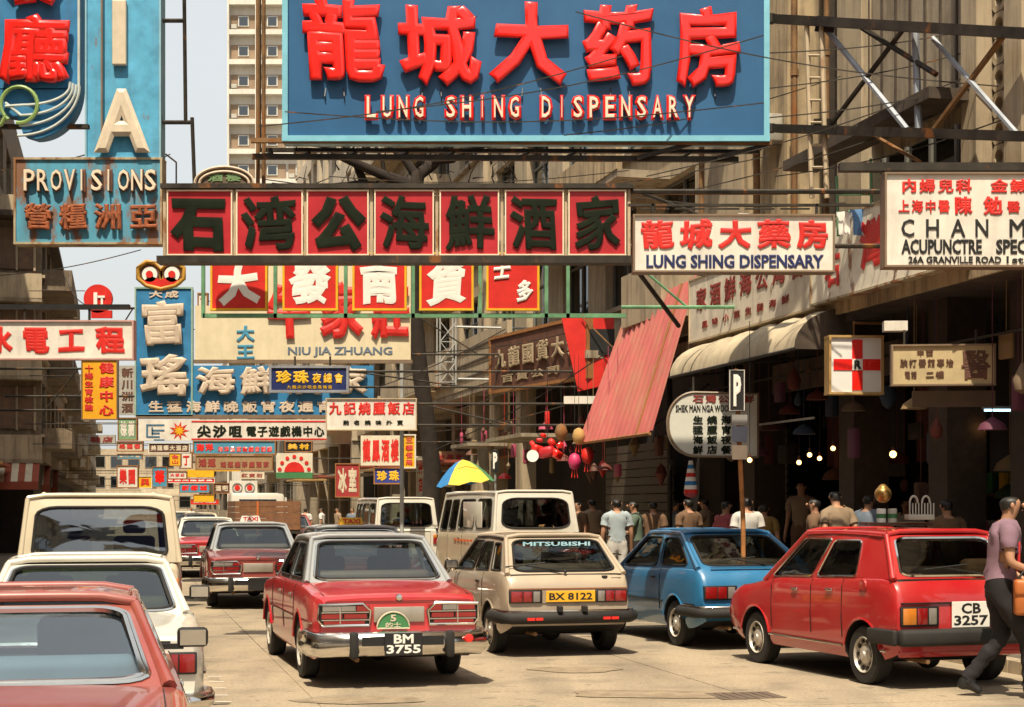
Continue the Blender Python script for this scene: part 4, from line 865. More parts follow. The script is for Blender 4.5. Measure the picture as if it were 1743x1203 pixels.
# lorry with a brown load bed
lor = thing('lorry', 'lorry with brown boarded load bed seen beyond the taxis', 'lorry', (-8.0, 54, 0), R(13.5))
wood = mat('lorry_boards', (.20, .09, .04), .8, var=.25)
for i in range(5): part(lor, 'board', wood, lambda b: b.box((0, 0, 1.05 + i * .19), (2.1 - .01 * (i % 2), .05, .18)))
for i in range(5):
    for q in (-1, 1): part(lor, 'board', wood, lambda b: b.box((q * 1.05, 2.0, 1.05 + i * .19), (.05, 3.9 - .02 * (i % 2), .18)))
part(lor, 'post', mat('orange_post', (.5, .13, .03), .6), lambda b: b.box((-.35, -.045, 1.35), (.07, .04, 1.1)))
part(lor, 'load_bed', steel, lambda b: b.box((0, 2.0, .9), (2.1, 4.0, .14)))
part(lor, 'cab', p_white, lambda b: (b.box((0, 4.9, 1.3), (1.9, 1.5, 1.8), bev=.12)), 40)
part(lor, 'cab_window', tintdark, lambda b: b.box((0, 4.14, 1.75), (1.3, .02, .45)))
for y in (.8, 4.8):
    for q in (-1, 1): part(lor, 'wheel', rubber, lambda b: b.lathe([(.2, -.12), (.40, -.12), (.42, -.08), (.42, .08), (.40, .12), (.2, .12)], (q * .85, y, .42), 'x', 20), 40)
# ================================================================ people
skin = mat('skin', (.42, .22, .13), .55, var=.06); hairm = mat('black_hair', (.012, .010, .009), .5)
def skinned(verts, edges, radii, root=0, sub=2):
    me = bpy.data.meshes.new('t'); me.from_pydata(verts, edges, []); o = bpy.data.objects.new('t', me)
    md = o.modifiers.new('s', 'SKIN'); md.use_smooth_shade = True; sv = me.skin_vertices[0].data
    for i, r_ in enumerate(radii): sv[i].radius = (r_, r_) if not isinstance(r_, tuple) else r_
    sv[root].use_root = True
    m2 = o.modifiers.new('u', 'SUBSURF'); m2.levels = sub; m2.render_levels = sub
    out = evaluated(o)
    bpy.data.objects.remove(o); bpy.data.meshes.remove(me); return out
def person(label, loc, rz, h=1.68, shirt=None, trousers=None, pose='stand', sleeve='short', hair=1, lean=0., group=None, arms=None, legs=None, shoes=None, turn=0., lod=2):
    """stands with its feet at its own origin and faces along its own +y"""
    root = thing('person', label, 'person', loc, rz, group); S = h / 1.70; sh = shirt or white; tr = trousers or navy
    hip = .90; hx = .09; ly = math.sin(lean)
    up = lambda y, z: (y + (z - hip) * ly, z)
    V = {}; Rr = {}
    def J(n, x, y, z, r_): V[n] = Vector((x, y, z)); Rr[n] = r_
    def T(n, x, z, r_, y=0.): yy, zz = up(y, z); J(n, x, yy, zz, r_)
    T('pelvis', 0, .95, (.155, .11)); T('waist', 0, 1.08, (.135, .10)); T('chest', 0, 1.27, (.175, .118)); T('upper', 0, 1.39, (.13, .088)); T('neck', 0, 1.47, .056); T('jaw', 0, 1.545, .066, .02); T('head', 0, 1.62, (.082, .098), .012); T('crown', 0, 1.665, .062, 0)
    a = arms or {}; l = legs or {}
    for q, s_ in ((-1, 'L'), (1, 'R')):
        T('sh' + s_, q * .185, 1.385, .062)
        e = a.get('e' + s_, (q * .235, -.03, 1.12)); wv = a.get('w' + s_, (q * .25, .05, .87))
        J('el' + s_, *e, .040); J('wr' + s_, *wv, .027)
        d = (V['wr' + s_] - V['el' + s_]).normalized(); p = V['wr' + s_] + d * .075; J('pa' + s_, *p, (.034, .020))
        for fi in range(4):
            side = Vector((0, 1, 0)) if abs(d.y) < .7 else Vector((1, 0, 0))
            o_ = side * (.026 - fi * .0175); b_ = p + d * .02 + o_; ln = (.062, .072, .068, .052)[fi]
            curl = Vector((-q * .25, 0, 0)) if abs(d.x) < .6 else Vector((0, 0, -.25))
            J('f%d' % fi + s_, *b_, .0095); J('g%d' % fi + s_, *(b_ + (d + curl).normalized() * ln * .55), .0085); J('h%d' % fi + s_, *(b_ + (d + curl).normalized() * ln * .55 + (d + curl * 3).normalized() * ln * .5), .0075)
        side = Vector((0, 1, 0)) if abs(d.y) < .7 else Vector((1, 0, 0))
        J('t' + s_, *(V['wr' + s_] + d * .035 + side * .035), .011); J('u' + s_, *(V['wr' + s_] + d * .075 + side * .052), .009)
        kn = l.get('k' + s_, (q * .095, .01, .50)); an = l.get('a' + s_, (q * .09, -.03, .085)); ti = l.get('t' + s_, (an[0] + q * .015, an[1] + .17, an[2] - .05))
        J('hp' + s_, q * hx, 0, .88, .088); J('kn' + s_, *kn, .056); J('an' + s_, *an, .036); J('to' + s_, *ti, (.038, .026)); J('hl' + s_, an[0], an[1] - .045, an[2] - .045, .030)
    E_ = [('pelvis', 'waist'), ('waist', 'chest'), ('chest', 'upper'), ('upper', 'neck'), ('neck', 'jaw'), ('jaw', 'head'), ('head', 'crown')]
    for s_ in 'LR':
        E_ += [('upper', 'sh' + s_), ('sh' + s_, 'el' + s_), ('el' + s_, 'wr' + s_), ('wr' + s_, 'pa' + s_), ('wr' + s_, 't' + s_), ('t' + s_, 'u' + s_), ('pelvis', 'hp' + s_), ('hp' + s_, 'kn' + s_), ('kn' + s_, 'an' + s_), ('an' + s_, 'to' + s_), ('an' + s_, 'hl' + s_)]
        for fi in range(4): E_ += [('pa' + s_, 'f%d' % fi + s_), ('f%d' % fi + s_, 'g%d' % fi + s_), ('g%d' % fi + s_, 'h%d' % fi + s_)]
    names = list(V); idx = {n: i for i, n in enumerate(names)}
    me = skinned([V[n] * S for n in names], [(idx[a_], idx[b_]) for a_, b_ in E_], [tuple(k * S for k in Rr[n]) if isinstance(Rr[n], tuple) else Rr[n] * S for n in names], idx['pelvis'], lod)
    segs = [(V[a_] * S, V[b_] * S, a_, b_) for a_, b_ in E_]
    def seg(p):
        best = None; bd = 9
        for A_, B_, n1, n2 in segs:
            ab = B_ - A_; t = max(0, min(1, (p - A_).dot(ab) / ab.length_squared)); d_ = (p - A_ - ab * t).length
            if d_ < bd: bd = d_; best = (n1, n2, t)
        return best
    zone = []
    for v in me.vertices:
        n1, n2, t = seg(v.co); z = 'skin'
        if n1 in ('pelvis', 'waist', 'chest') and n2 in ('waist', 'chest', 'upper'): z = 'shirt'
        if n1 == 'upper': z = 'shirt' if (n2 != 'neck' or t < .25) else 'skin'
        if n1.startswith('sh'): z = 'shirt' if (sleeve == 'long' or t < .55) else 'skin'
        if n1.startswith('el') and sleeve == 'long' and t < .9: z = 'shirt'
        if n1 == 'pelvis' and n2.startswith('hp'): z = 'trousers'
        if n1.startswith(('hp',)): z = 'trousers'
        if n1.startswith('kn'): z = 'trousers' if t < .93 else 'shoe'
        if n1.startswith('an'): z = 'shoe'
        if n1 in ('head', 'jaw', 'neck') and n2 in ('jaw', 'head', 'crown'):
            c = V['head'] * S; rel = v.co - c
            if n1 != 'neck' and (rel.y < .008 * S + rel.z * .75 and rel.z > -.055 * S + (.02 * S if rel.y > -.02 else -.02 * S)): z = 'hair'
        if z in ('shirt',) and v.co.z < .96 * S + (0): z = 'trousers' if v.co.z < .93 * S and n1 == 'pelvis' else 'shirt'
        zone.append(z)
    body = bpy.data.objects.new('body', me); me.materials.clear(); me.materials.append(skin); C.objects.link(body); body.parent = root
    fin(me, 80)
    def layer(name, z, off, m, loose=0.):
        keep = {}; vv = []; ff = []
        for p in me.polygons:
            zs = [zone[i] for i in p.vertices]
            if zs.count(z) * 2 >= len(zs):
                f = []
                for i in p.vertices:
                    if i not in keep:
                        keep[i] = len(vv); v = me.vertices[i]; nn = v.normal
                        fold = loose * (mnoise.noise(Vector((v.co.x * 9, v.co.y * 9, v.co.z * 16 + v.co.x * 12))) + .4 * mnoise.noise(v.co * 30)) if loose else 0
                        vv.append(v.co + nn * (off + fold) * S)
                    f.append(keep[i])
                ff.append(tuple(f))
        if not ff: return
        b = MB(); b.v = vv; b.f = ff; b.m = [0] * len(ff); o = b.build(name, [m], root, 80); return o
    layer('shirt', 'shirt', .022, sh, .022); layer('trousers', 'trousers', .018, tr, .018); 
    for q in (-1, 1):
        z_ = list(zone)
        for i, v in enumerate(me.vertices):
            if zone[i] == 'shoe' and v.co.x * q < 0: zone[i] = '-'
        layer('shoe', 'shoe', .008, shoes or black); zone[:] = z_
    if hair: layer('hair', 'hair', .011, hairm, .006)
    hd = V['head'] * S; f = MB(); f.sphere(hd + Vector((0, .105, -.02)) * S, .016 * S, n=8, sq=(.8, 1.2, 1.3))
    f.build('nose', [skin], root, 60)
    for q in (-1, 1):
        f = MB(); f.sphere(hd + Vector((q * .083, -.0, -.02)) * S, .020 * S, n=8, sq=(.4, .8, 1.2)); f.build('ear', [skin], root, 60)
        f = MB(); f.sphere(hd + Vector((q * .032, .093, .005)) * S, .011 * S, n=8, sq=(1.3, .5, .7)); f.build('eye', [black], root, 60)
    f = MB(); f.sphere(hd + Vector((0, .092, -.062)) * S, .016 * S, n=8, sq=(1.5, .4, .35)); f.build('mouth', [mat('lips', (.30, .10, .07), .5)], root, 60)
    return root
purple = mat('mauve_shirt_cloth', (.22, .13, .17), .85, var=.12); pants = mat('dark_trousers_cloth', (.012, .010, .012), .85, var=.2)
lblue = mat('pale_blue_cloth', (.36, .42, .45), .9); tanc = mat('tan_cloth', (.28, .20, .13), .9); bluec = mat('blue_grey_cloth', (.16, .20, .26), .9); browncl = mat('brown_cloth', (.16, .09, .05), .9); pinkc = mat('pink_cloth', (.35, .07, .09), .9); whitec = mat('white_cloth', (.60, .58, .54), .9)
# the man walking across behind the red car, cut by the frame: faces to the right
wm = at(1688, 1160, 15.0)
wk = person('man in mauve shirt and dark trousers walking with an orange bag', (4.46, 15.1, 0), R(-98), 1.87, purple, pants, sleeve='short', lean=.13,
       arms=dict(eL=(-.25, -.02, 1.14), wL=(-.20, .20, 1.0), eR=(.25, .06, 1.13), wR=(.2, .27, 1.05)), legs=dict(kL=(-.07, .05, .50), aL=(-.07, -.27, .12), tL=(-.07, -.12, .035), kR=(.08, .22, .50), aR=(.08, .25, .085)))
bagm = mat('orange_leather', (.45, .13, .03), .5, var=.15, scale=6)
bg_ = thing('handbag', 'orange leather bag carried at the hip of walking man', 'bag', (4.72, 14.80, .76), R(-6))
part(bg_, 'bag_body', bagm, lambda b: b.box((0, 0, .17), (.40, .13, .32), bev=.03), 50)
part(bg_, 'flap', bagm, lambda b: b.box((0, -.03, .26), (.41, .11, .15), bev=.03), 50)
part(bg_, 'strap', black, lambda b: b.tube([(-.17, 0, .32), (-.12, 0, .40), (0, 0, .44), (.12, 0, .40), (.17, 0, .32)], .012, 6), 60)
part(bg_, 'clasp', chrome, lambda b: b.box((0, -.09, .2), (.04, .012, .03)))
red_c = mat('red_tie_cloth', (.5, .02, .02), .7)
part(wk, 'shoulder_cloth', red_c, lambda b: b.box((.10, .165, 1.30), (.07, .03, .26), bev=.01), 40)
def by(px, Y): return at(px, 0, Y)
def crowd(label, px, Y, z, rz, **k): p = by(px, Y); return person(label, (p.x, Y, z), rz, **k)
PV = .17
crowd('man in pale blue t-shirt and white shorts seen from behind on the pavement', 1050, 27.5, PV, R(5), shirt=lblue, trousers=whitec, h=1.72)
crowd('person in tan top standing in the dark shop front under the bulbs', 1364, 26.5, .45, R(150), shirt=tanc, trousers=browncl, h=1.70, lod=1)
crowd('person in light grey shirt with bag straps behind the blue car', 1272, 24.4, PV + .05, R(10), shirt=whitec, trousers=pants, lod=1)
crowd('person in red striped shirt bending behind the blue car', 1235, 26, PV, R(-60), shirt=pinkc, trousers=pants, lod=1)
crowd('broad person in brown shirt seen from behind near the shop', 1172, 27.2, PV + .04, R(30), shirt=browncl, trousers=pants, lod=1)
crowd('person in dark brown standing in the shade of the doorway', 1112, 29, PV, R(-20), shirt=browncl, trousers=pants, lod=1)
crowd('large person in tan shirt leaning over the shop counter', 1430, 21.9, PV + .12, R(15), shirt=tanc, trousers=pants, lod=1, lean=.2)
crowd('person in blue grey shirt beside the round brass pot', 1478, 22.6, PV + .08, R(-40), shirt=bluec, trousers=pants, lod=1)
crowd('person in brown checked top at the far end of the counter', 1612, 20.5, PV + .0, R(10), shirt=browncl, trousers=pants, lod=1)
crowd('person in dull brown half hidden by the parked red car', 1388, 22.5, PV + .02, R(70), shirt=browncl, trousers=pants, lod=1)
crowd('woman with dark hair behind the white van window', 985, 33, PV, R(120), shirt=browncl, trousers=pants, lod=1)
for i, (px, Y, m_, lb) in enumerate(((520, 62, whitec, 'pedestrian in white crossing far up the street'), (497, 60, pinkc, 'pedestrian in red crossing beside the one in white'), (548, 64, whitec, 'pedestrian in a white top nearest the distant taxi sign'), (575, 66, tanc, 'pedestrian in tan walking far up the street'), (600, 63, bluec, 'pedestrian in blue grey standing at the distant kerb'),
        (325, 90, whitec, 'far pedestrian in white beside the small cream car'), (470, 75, pinkc, 'far pedestrian in pink by the white delivery van'))):
    crowd(lb, px, Y, 0, R(40 * i), shirt=m_, trousers=pants, lod=1, group='pedestrians far up the street')

for i, (px, Y, z, a, m_, h_, lb) in enumerate(((1325, 27.8, .25, -30, bluec, 1.66, 'person in blue grey with raised arm deep in the dark arcade'), (1205, 29, .2, 60, tanc, 1.7, 'person in tan turning away by the rounded light box'), (1545, 24.5, .2, 160, whitec, 1.66, 'shopkeeper in white facing the street behind the brass pot'),
        (1150, 31, .2, -70, bluec, 1.68, 'person in blue grey near the metal shutter'), (1010, 33, .2, 20, tanc, 1.7, 'person in tan just right of the white and beige van'), (1650, 22.5, .15, 200, pinkc, 1.66, 'person in dark pink near the upright tube lamp'), (1300, 25.5, .2, -15, mat('mustard_cloth', (.26, .17, .05), .9), 1.6, 'short person in mustard behind the parked cars'), (1085, 28.3, .17, 80, mat('green_grey_cloth', (.10, .14, .10), .9), 1.68, 'person in green grey beside the man in pale blue'))):
    crowd(lb, px, Y, z, R(a), shirt=m_, trousers=pants, h=h_, lod=1, lean=.08 * (i % 3), arms=(dict(eR=(.34, .12, 1.22), wR=(.30, .30, 1.42)) if i in (0, 2) else dict(eL=(-.27, .10, 1.14), wL=(-.12, .30, 1.12)) if i % 2 else None))
# ================================================================ signs
lung_blue = mat('deep_blue_enamel', (.016, .105, .25), .45, var=.12, scale=.7, streak=.10, grime=(.02, .05, .10))
edge_blue = mat('pale_blue_edge', (.20, .52, .66), .45, var=.1, streak=.12)
beige_l = mat('beige_raised_letters', (.58, .47, .36), .6, var=.1, streak=.2)
creamln = mat('neon_tube_cream', (.80, .66, .50), .4, var=.05)
txtblack = mat('green_black_letters', (.010, .016, .008), .8, var=.3, spec=.15)
gold = mat('gold_letters', (.75, .45, .02), .4, var=.08)
maroon = mat('maroon_letters', (.26, .03, .02), .6)
rustwhite = mat('rust_streaked_white', (.85, .80, .66), .6, streak=.1, rust=.38)
dingy = mat('dingy_white_board', (.76, .69, .56), .7, streak=.3, rust=.10)
tubewhite = mat('glass_tube', (.55, .62, .60), .3)
tubegreen = mat('green_glass_tube', (.25, .38, .12), .3)
seal_t = mat('grey_blue_letters', (.13, .17, .22), .5)

# --- the big blue dispensary board
Y = 22
S = Sign('shop_sign', 'huge blue board reading LUNG SHING DISPENSARY under big raised red characters', (490, -34, 1300, 232), Y, .30, lung_blue, None, group='signs across the street')
S.frame((490, -34, 1300, 232), edge_blue, .075, .05)
for ch, x0, x1, y0, y1 in (('龍', 515, 655, -8, 144), ('城', 676, 818, 4, 148), ('大', 834, 970, -2, 148), ('药', 990, 1118, 2, 150), ('房', 1145, 1265, 4, 152)):
    S.row(ch, (x0, y0 + 5, x1, y1), neonred, .05, fat=.042, wob=.028, each='character', fill=1.0, d=.085, res=2)
for i, ch in enumerate('LUNG SHING DISPENSARY'):
    if ch == ' ': continue
    x = 619 + i * 26.95; a, c = (x + 2.5, x + 25.5) if ch != 'I' else (x + 6, x + 21)
    m = MB(); put(m, ch, S.X(a), S.Z(207), S.X(c), S.Z(164), y=-.05, d=.05, fat=.065, fill=1.); o = m.build('letter', [neonred], S.root)
    m = MB(); put(m, ch, S.X(a + 4), S.Z(203), S.X(c - 4), S.Z(168), y=-.102, d=.012, fat=.012, fill=1.); m.build('neon_tube', [creamln], o)
for px in (570, 735, 905, 1055, 1200):
    for q in (-1, 1):
        m = MB(); m.tube([(S.X(px) + q * .12, -.005, S.Z(150)), (S.X(px) + q * .13, -.05, S.Z(165)), (S.X(px) + q * .13, -.003, S.Z(172))], .008, 4); m.build('wire', [black], S.root)
# gantry under and beside the board
gn = thing('sign_gantry', 'rusty steel gantry carrying the huge blue board with cross braces to the house', 'gantry', at(890, 275, 22.3)); gY = lambda px: 22.3 - max(0, px - 1320) / 423 * 4.0; gl = lambda px, py, dy=0: at(px, py, gY(px)) - Vector(gn.location) + Vector((0, dy, 0))
def gt_(name, p, q, r_, m, dy0=0, dy1=0): b = MB(); b.tube([gl(*p, dy0), gl(*q, dy1)], r_, 6); b.build(name, [m], gn, 40)
def gb(name, p, q, th, m, dy=0, dp=.08):
    b = MB(); k = 1 if q[0] <= 1322 or p[0] > 1322 else 2; mid = ((1320, p[1] + (q[1] - p[1]) * (1320 - p[0]) / max(1, q[0] - p[0])),) if k == 2 else (); ps = [p, *mid, q]
    for p_, q_ in zip(ps, ps[1:]):
        a, c = gl(*p_, dy), gl(*q_, dy); d = c - a; M_ = d.to_track_quat('X', 'Z').to_matrix(); b.box((a + c) / 2, (d.length, dp, th), M=M_)
    b.build(name, [m], gn)
gb('beam', (432, 246), (1308, 250), .06, rusty, -.25); gb('beam', (432, 269), (1255, 274), .07, steel, -.1); gb('beam', (432, 243), (1300, 246), .05, steel, .45)
for px in (455, 520, 600, 690, 770, 900, 980, 1115, 1180, 1250): gt_('cross_bar', (px, 248), (px - 22, 272), .022, steel, .45, -.1)
for px in (1120, 1255): gb('outrigger', (px - 38, 274), (px + 55, 250), .05, steel, -.2)
for px in (437, 447): gt_('post', (px, -60), (px, 322), .03, rusty, .1, .1)
for px in (435, 312, 1300): gt_('post', (px, -60), (px, 246), .025, steel, .35, .35) if px != 312 else None
gb('beam', (1298, 27), (1760, 53), .12, steel, .1, .12); gb('beam', (1306, 215), (1762, 229), .11, steel, .1, .12)
for p, q, m, r_ in (((1412, 48), (1548, 216), greysteel, .04), ((1545, 40), (1415, 212), steel, .035), ((1470, 42), (1598, 122), steel, .035), ((1562, 48), (1568, 216), greysteel, .045), ((1592, 60), (1738, 225), greysteel, .035), ((1712, 58), (1595, 215), rusty, .04), ((1490, 226), (1570, 272), rusty, .025)):
    gt_('brace', p, q, r_, m, .12, .12)
for px in (1372, 1397): gt_('ladder_rail', (px, 40), (px + 9, 338), .035, mat('cream_steel', (.45, .36, .24), .6, rust=.3), -.05, -.05)
for k in range(7): gt_('ladder_rung', (1374 + k * 1.3, 96 + k * 38), (1400 + k * 1.3, 96 + k * 38), .018, mat('cream_steel', (.45, .36, .24)), -.05, -.05)
gb('bolt_plate', (1385, 215), (1412, 215), .2, steel, .0, .03); gb('bolt_plate', (1390, 40), (1420, 42), .2, steel, .0, .03)

# --- red seven-panel restaurant sign
Y = 20
S = Sign('restaurant_sign', 'long dark frame of seven crimson panels with black characters', (275, 318, 1075, 442), Y, .12, None, None, group='signs across the street')
for x0, x1, ch in ((283, 397, '石'), (401, 517, '湾'), (521, 629, '公'), (636, 740, '海'), (747, 851, '鮮'), (858, 961, '酒'), (966, 1067, '家')):
    rc = (x0 + 3, 325, x1 - 3, 433)
    p = S.box('panel', rc, darkred, 0, .12)
    f_ = S.frame(rc, creamln, .016, .022, back=.03, name='tube_border'); f_.parent = p
    m = MB(); put(m, ch, S.X(x0 + 9), S.Z(428), S.X(x1 - 9), S.Z(331), y=-.012, d=.02, fat=(.03 if ch in '湾鮮酒海家' else .058), wob=.02, fill=1., res=1); o = m.build('character', [txtblack], p, 50)
S.box('rail', (274, 313, 1078, 321), steel, -.05, .18); S.box('rail', (268, 436, 1082, 448), steel, -.06, .2)
for px in (279, 399, 519, 632, 743.5, 854.5, 963.5, 1071): S.box('post', (px - 2.5, 312, px + 2.5, 444), mat('cream_steel', (.45, .36, .24)), .03, .09)
S.box('pipe', (430, 318, 1350, 321), rusty, .35, .40); S.box('pipe', (268, 309, 1075, 311.5), rusty, .3, .33)
b = MB()
for k in range(9):
    x = S.X(275 + k * 100); b.tube([(x, -.05, S.Z(318)), (x, .32, S.Z(310))], .012, 5)
b.build('hanger', [steel], S.root); S.bracket(1, steel, .03, None, (.2, .95))
gb2 = MB(); gb2.tube([(S.X(1078), .1, S.Z(448)), (S.X(1170), 1.0, S.Z(540))], .03, 6); gb2.build('brace', [steel], S.root)

# --- five red squares in a green frame
Y = 26
S = Sign('shop_sign', 'row of red squares with yellow edges and white characters in a green frame', (352, 420, 1060, 540), Y, .1, None, None, group='signs across the street')
for x0, x1, ch in ((358, 455, '大'), (481, 575, '發'), (600, 692, '南'), (714, 806, '貨'), (828, 918, '')):
    rc = (x0 + 3, 432, x1 - 3, 525); p = S.box('panel', rc, redp, 0, .08); f_ = S.frame(rc, yellow, .034, .01, back=.09, name='border'); f_.parent = p
    m = MB()
    if ch: put(m, ch, S.X(x0 + 13), S.Z(518), S.X(x1 - 13), S.Z(447), y=-.003, d=.008, fat=.055, wob=.03, fill=1.)
    else: put(m, '士', S.X(838), S.Z(478), S.X(870), S.Z(442), y=-.004, d=.02, fat=.05, wob=.03); put(m, '多', S.X(878), S.Z(516), S.X(908), S.Z(474), y=-.004, d=.02, fat=.05, wob=.03)
    m.build('character', [plain_white], p)
S.box('frame_rail', (345, 533, 1066, 540), greenp, .02, .1)
for px in (345, 468, 588, 703, 817, 930, 967): S.box('frame_post', (px - 3, 420, px + 3, 540), greenp, .02, .08)
S.bracket(1, greenp, .03)

# --- white dispensary sign
Y = 19
S = Sign('shop_sign', 'white board with red characters over navy words LUNG SHING DISPENSARY', (1080, 367, 1418, 461), Y, .22, white, mat('bronze_edge', (.20, .14, .09), .5), .02, group='signs across the street')
S.row('龍城大藥房', (1086, 369, 1416, 428), redp, .004, fat=.045, wob=.022, fill=.86); S.word('LUNG SHING DISPENSARY', (1100, 433, 1402, 456), navy, fat=.035)
S.box('top_beam', (1070, 345, 1490, 349), steel, .05, .1); S.box('hanger', (1110, 345, 1114, 367), steel, .05, .1); S.box('hanger', (1390, 345, 1394, 367), steel, .05, .1)
for k in range(5): gbx = S.box('lattice_bar', (1090 + k * 60, 352, 1140 + k * 60, 354.5), steel, .06, .09)
# --- acupuncture sign
Y = 17
S = Sign('doctor_sign', 'white board of an acupuncture doctor at the picture edge with CHAN M', (1508, 296, 1790, 452), Y, .2, white, mat('bronze_edge', (.20, .14, .09)), .02, group='signs across the street')
S.row('内婦兒科', (1532, 303, 1656, 330), redp, fat=.04); S.row('金鍼', (1684, 303, 1750, 330), redp, fat=.04)
S.row('上海中醫', (1527, 338, 1618, 364), redp, fat=.03); S.row('陳', (1622, 332, 1656, 367), redp, fat=.05); S.row('勉', (1672, 332, 1708, 368), redp, fat=.05); S.row('醫', (1712, 340, 1738, 364), redp, fat=.03)
for t_, a, c in (('C', 1534, 1556), ('H', 1576, 1598), ('A', 1618, 1643), ('N', 1660, 1682), ('M', 1718, 1745)): S.word(t_, (a, 373, c, 403), black, fat=.012)
S.word('ACUPUNCTRE', (1534, 407, 1671, 432), black, fat=.035); S.word('SPEC', (1695, 407, 1748, 432), black, fat=.035)
S.word('26A GRANVILLE ROAD', (1546, 436, 1704, 448), black, fat=.025); S.word('1st', (1713, 436, 1742, 448), black, fat=.015)
S.bracket(1, steel); S.box('top_beam', (1430, 276, 1800, 290), steel, .0, .12); S.box('hanger', (1600, 289, 1604, 296), steel, .03, .08)

# --- blue vertical board with PROVISIONS
Y = 27
S = Sign('provisions_sign', 'tall weathered blue board with big cream letters over the word PROVISIONS', (148, -60, 272, 412), Y, .3, skyb, None, group='signs across the street')
S.frame((148, -60, 272, 268), mat('chalky_blue_edge', (.25, .45, .55), .6, rust=.1), .03, .04)
rb_ = mat('rusty_blue_enamel', (.085, .34, .50), .6, streak=.4, rust=.7)
S.box('lower_panel', (28, 272, 274, 413), rb_, -.03, .27); S.frame((28, 272, 274, 413), mat('rusty_edge', (.42, .36, .24), .7, rust=.8), .035, .06, back=.27)
for ch, r in (('I', (193, 2, 217, 113)), ('A', (163, 154, 258, 262))):
    m = MB(); put(m, ch, S.X(r[0]), S.Z(r[3]), S.X(r[2]), S.Z(r[1]), y=-.06, d=.10, fat=.05, fill=1.) if ch == 'A' else m.box(((S.X(r[0]) + S.X(r[2])) / 2, -.06, (S.Z(r[1]) + S.Z(r[3])) / 2), (S.X(r[2]) - S.X(r[0]), .1, S.Z(r[1]) - S.Z(r[3])), bev=.02)
    m.build('letter', [mat('cream_letters', (.66, .56, .42), .5, streak=.1, rust=.08)], S.root)
for i, ch in enumerate('PROVISIONS'):
    x = 42 + i * 22.8; m = MB(); put(m, ch, S.X(x + 2), S.Z(327), S.X(x + (21 if ch != 'I' else 16)), S.Z(291), y=-.09, d=.05, fat=.012, fill=1.); o = m.build('letter', [creamln], S.root)
    m = MB(); put(m, ch, S.X(x + 0), S.Z(329), S.X(x + 22), S.Z(289), y=-.05, d=.03, fat=.05, fill=1.); m.build('letter_tray', [brown], o)
S.row('營糧洲亞', (38, 342, 276, 398), mat('rusted_red_letters', (.33, .09, .03), .7, var=.4, scale=12), .06, fat=.045, each='character', fill=.82, d=.06)
S.box('conduit', (174, -60, 177, 232), mat('bronze_edge', (.20, .14, .09)), -.1, -.06)
fr = thing('sign_rack', 'thin black steel rack on the open side of the tall blue board', 'rack', at(300, 268, 27.1)); 
for p, q in (((273, 35), (313, 35)), ((313, -60), (316, 208)), ((276, 208), (328, 208)), ((327, 200), (331, 312)), ((274, 150), (276, 300)), ((282, 262), (300, 276)), ((300, 276), (300, 320))):
    a = at(*p, 27.1) - fr.location; c = at(*q, 27.1) - fr.location; b = MB(); b.tube([a, c], .035 if p[0] in (273, 313, 327) or p[1] == 208 else .015, 6); b.build('bar', [steel], fr)
# --- blue board with red restaurant characters, top left corner
Y = 24
S = Sign('restaurant_sign', 'deep blue board with fat red characters and looped glass tubes in the top corner', (-30, -80, 137, 152), Y, .25, mat('cobalt_enamel', (.03, .20, .42), .45, var=.15, streak=.15), None, group='signs across the street')
S.row('餐', (10, -92, 104, 13), neonred, .06, fat=.055, wob=.02, each='character', fill=1., d=.12, res=1); S.row('廳', (4, 30, 122, 144), neonred, .06, fat=.06, wob=.02, each='character', fill=1., d=.12, res=1)
b = MB(); n_ = 14; pts = [(137, 150)] + [(137 - 78 * (1 - math.cos(a)), 150 + 86 * math.sin(a)) for a in [math.pi / 2 * i / n_ for i in range(1, n_ + 1)]] + [(40, 230), (30, 200), (-30, 190), (-30, 150)]
b.prism([(S.X(x), S.Z(y)) for x, y in reversed(pts)], 0, .24); b.build('rounded_foot', [mat('cobalt_enamel', (.03, .20, .42))], S.root)
for k in range(4):
    m = MB(); w0 = 137 - k * 2; pts = [(137 - k * 5, 148 - 2 * k)] + [(137 - k * 5 - (105 - 8 * k) * (1 - math.cos(a)), 148 + (84 - 17 * k) * math.sin(a)) for a in [math.pi / 2 * i / 12 for i in range(1, 13)]] + [(12, 165 + k * 6)] * (k > 1)
    m.tube([(S.X(x), -.06 - .01 * k, S.Z(y)) for x, y in pts], .022, 6); m.build('glass_tube', [tubewhite], S.root, 50)
m = MB(); m.tube([(S.X(36 + 31 * math.cos(a)), -.10, S.Z(181 + 31 * math.sin(a))) for a in [2.0 * math.pi * i / 26 + 2.2 for i in range(25)]] , .03, 7); m.build('glass_tube', [tubegreen], S.root, 50)
m = MB(); m.tube([(S.X(14), -.1, S.Z(198)), (S.X(6), -.1, S.Z(214)), (S.X(-12), -.1, S.Z(222))], .03, 7); m.build('glass_tube', [tubegreen], S.root, 50)
m = MB(); m.tube([(S.X(135), -.03, S.Z(-80)), (S.X(135), -.03, S.Z(150))], .02, 6); m.build('glass_tube', [tubewhite], S.root, 50)
for z in (208, -60): S.box('beam', (-40, z, 147, z + 7), steel, .1, .2)

# --- white electrician's sign, left
Y = 22
S = Sign('shop_sign', 'long white board with pink edge and red characters at the left side', (-60, 547, 226, 610), Y, .14, white, mat('pink_edge', (.55, .33, .30), .6), .02, group='signs across the street')
for ch, x0, x1 in (('水', -22, 22), ('電', 38, 84), ('工', 98, 145), ('程', 163, 212)): S.row(ch, (x0, 555, x1, 602), redp, fat=.05, wob=.02, fill=1.)
S.box('beam', (-60, 518, 220, 526), black, -.02, .08)
for px in (40, 150): S.box('hanger', (px, 525, px + 3, 548), steel, .0, .05)
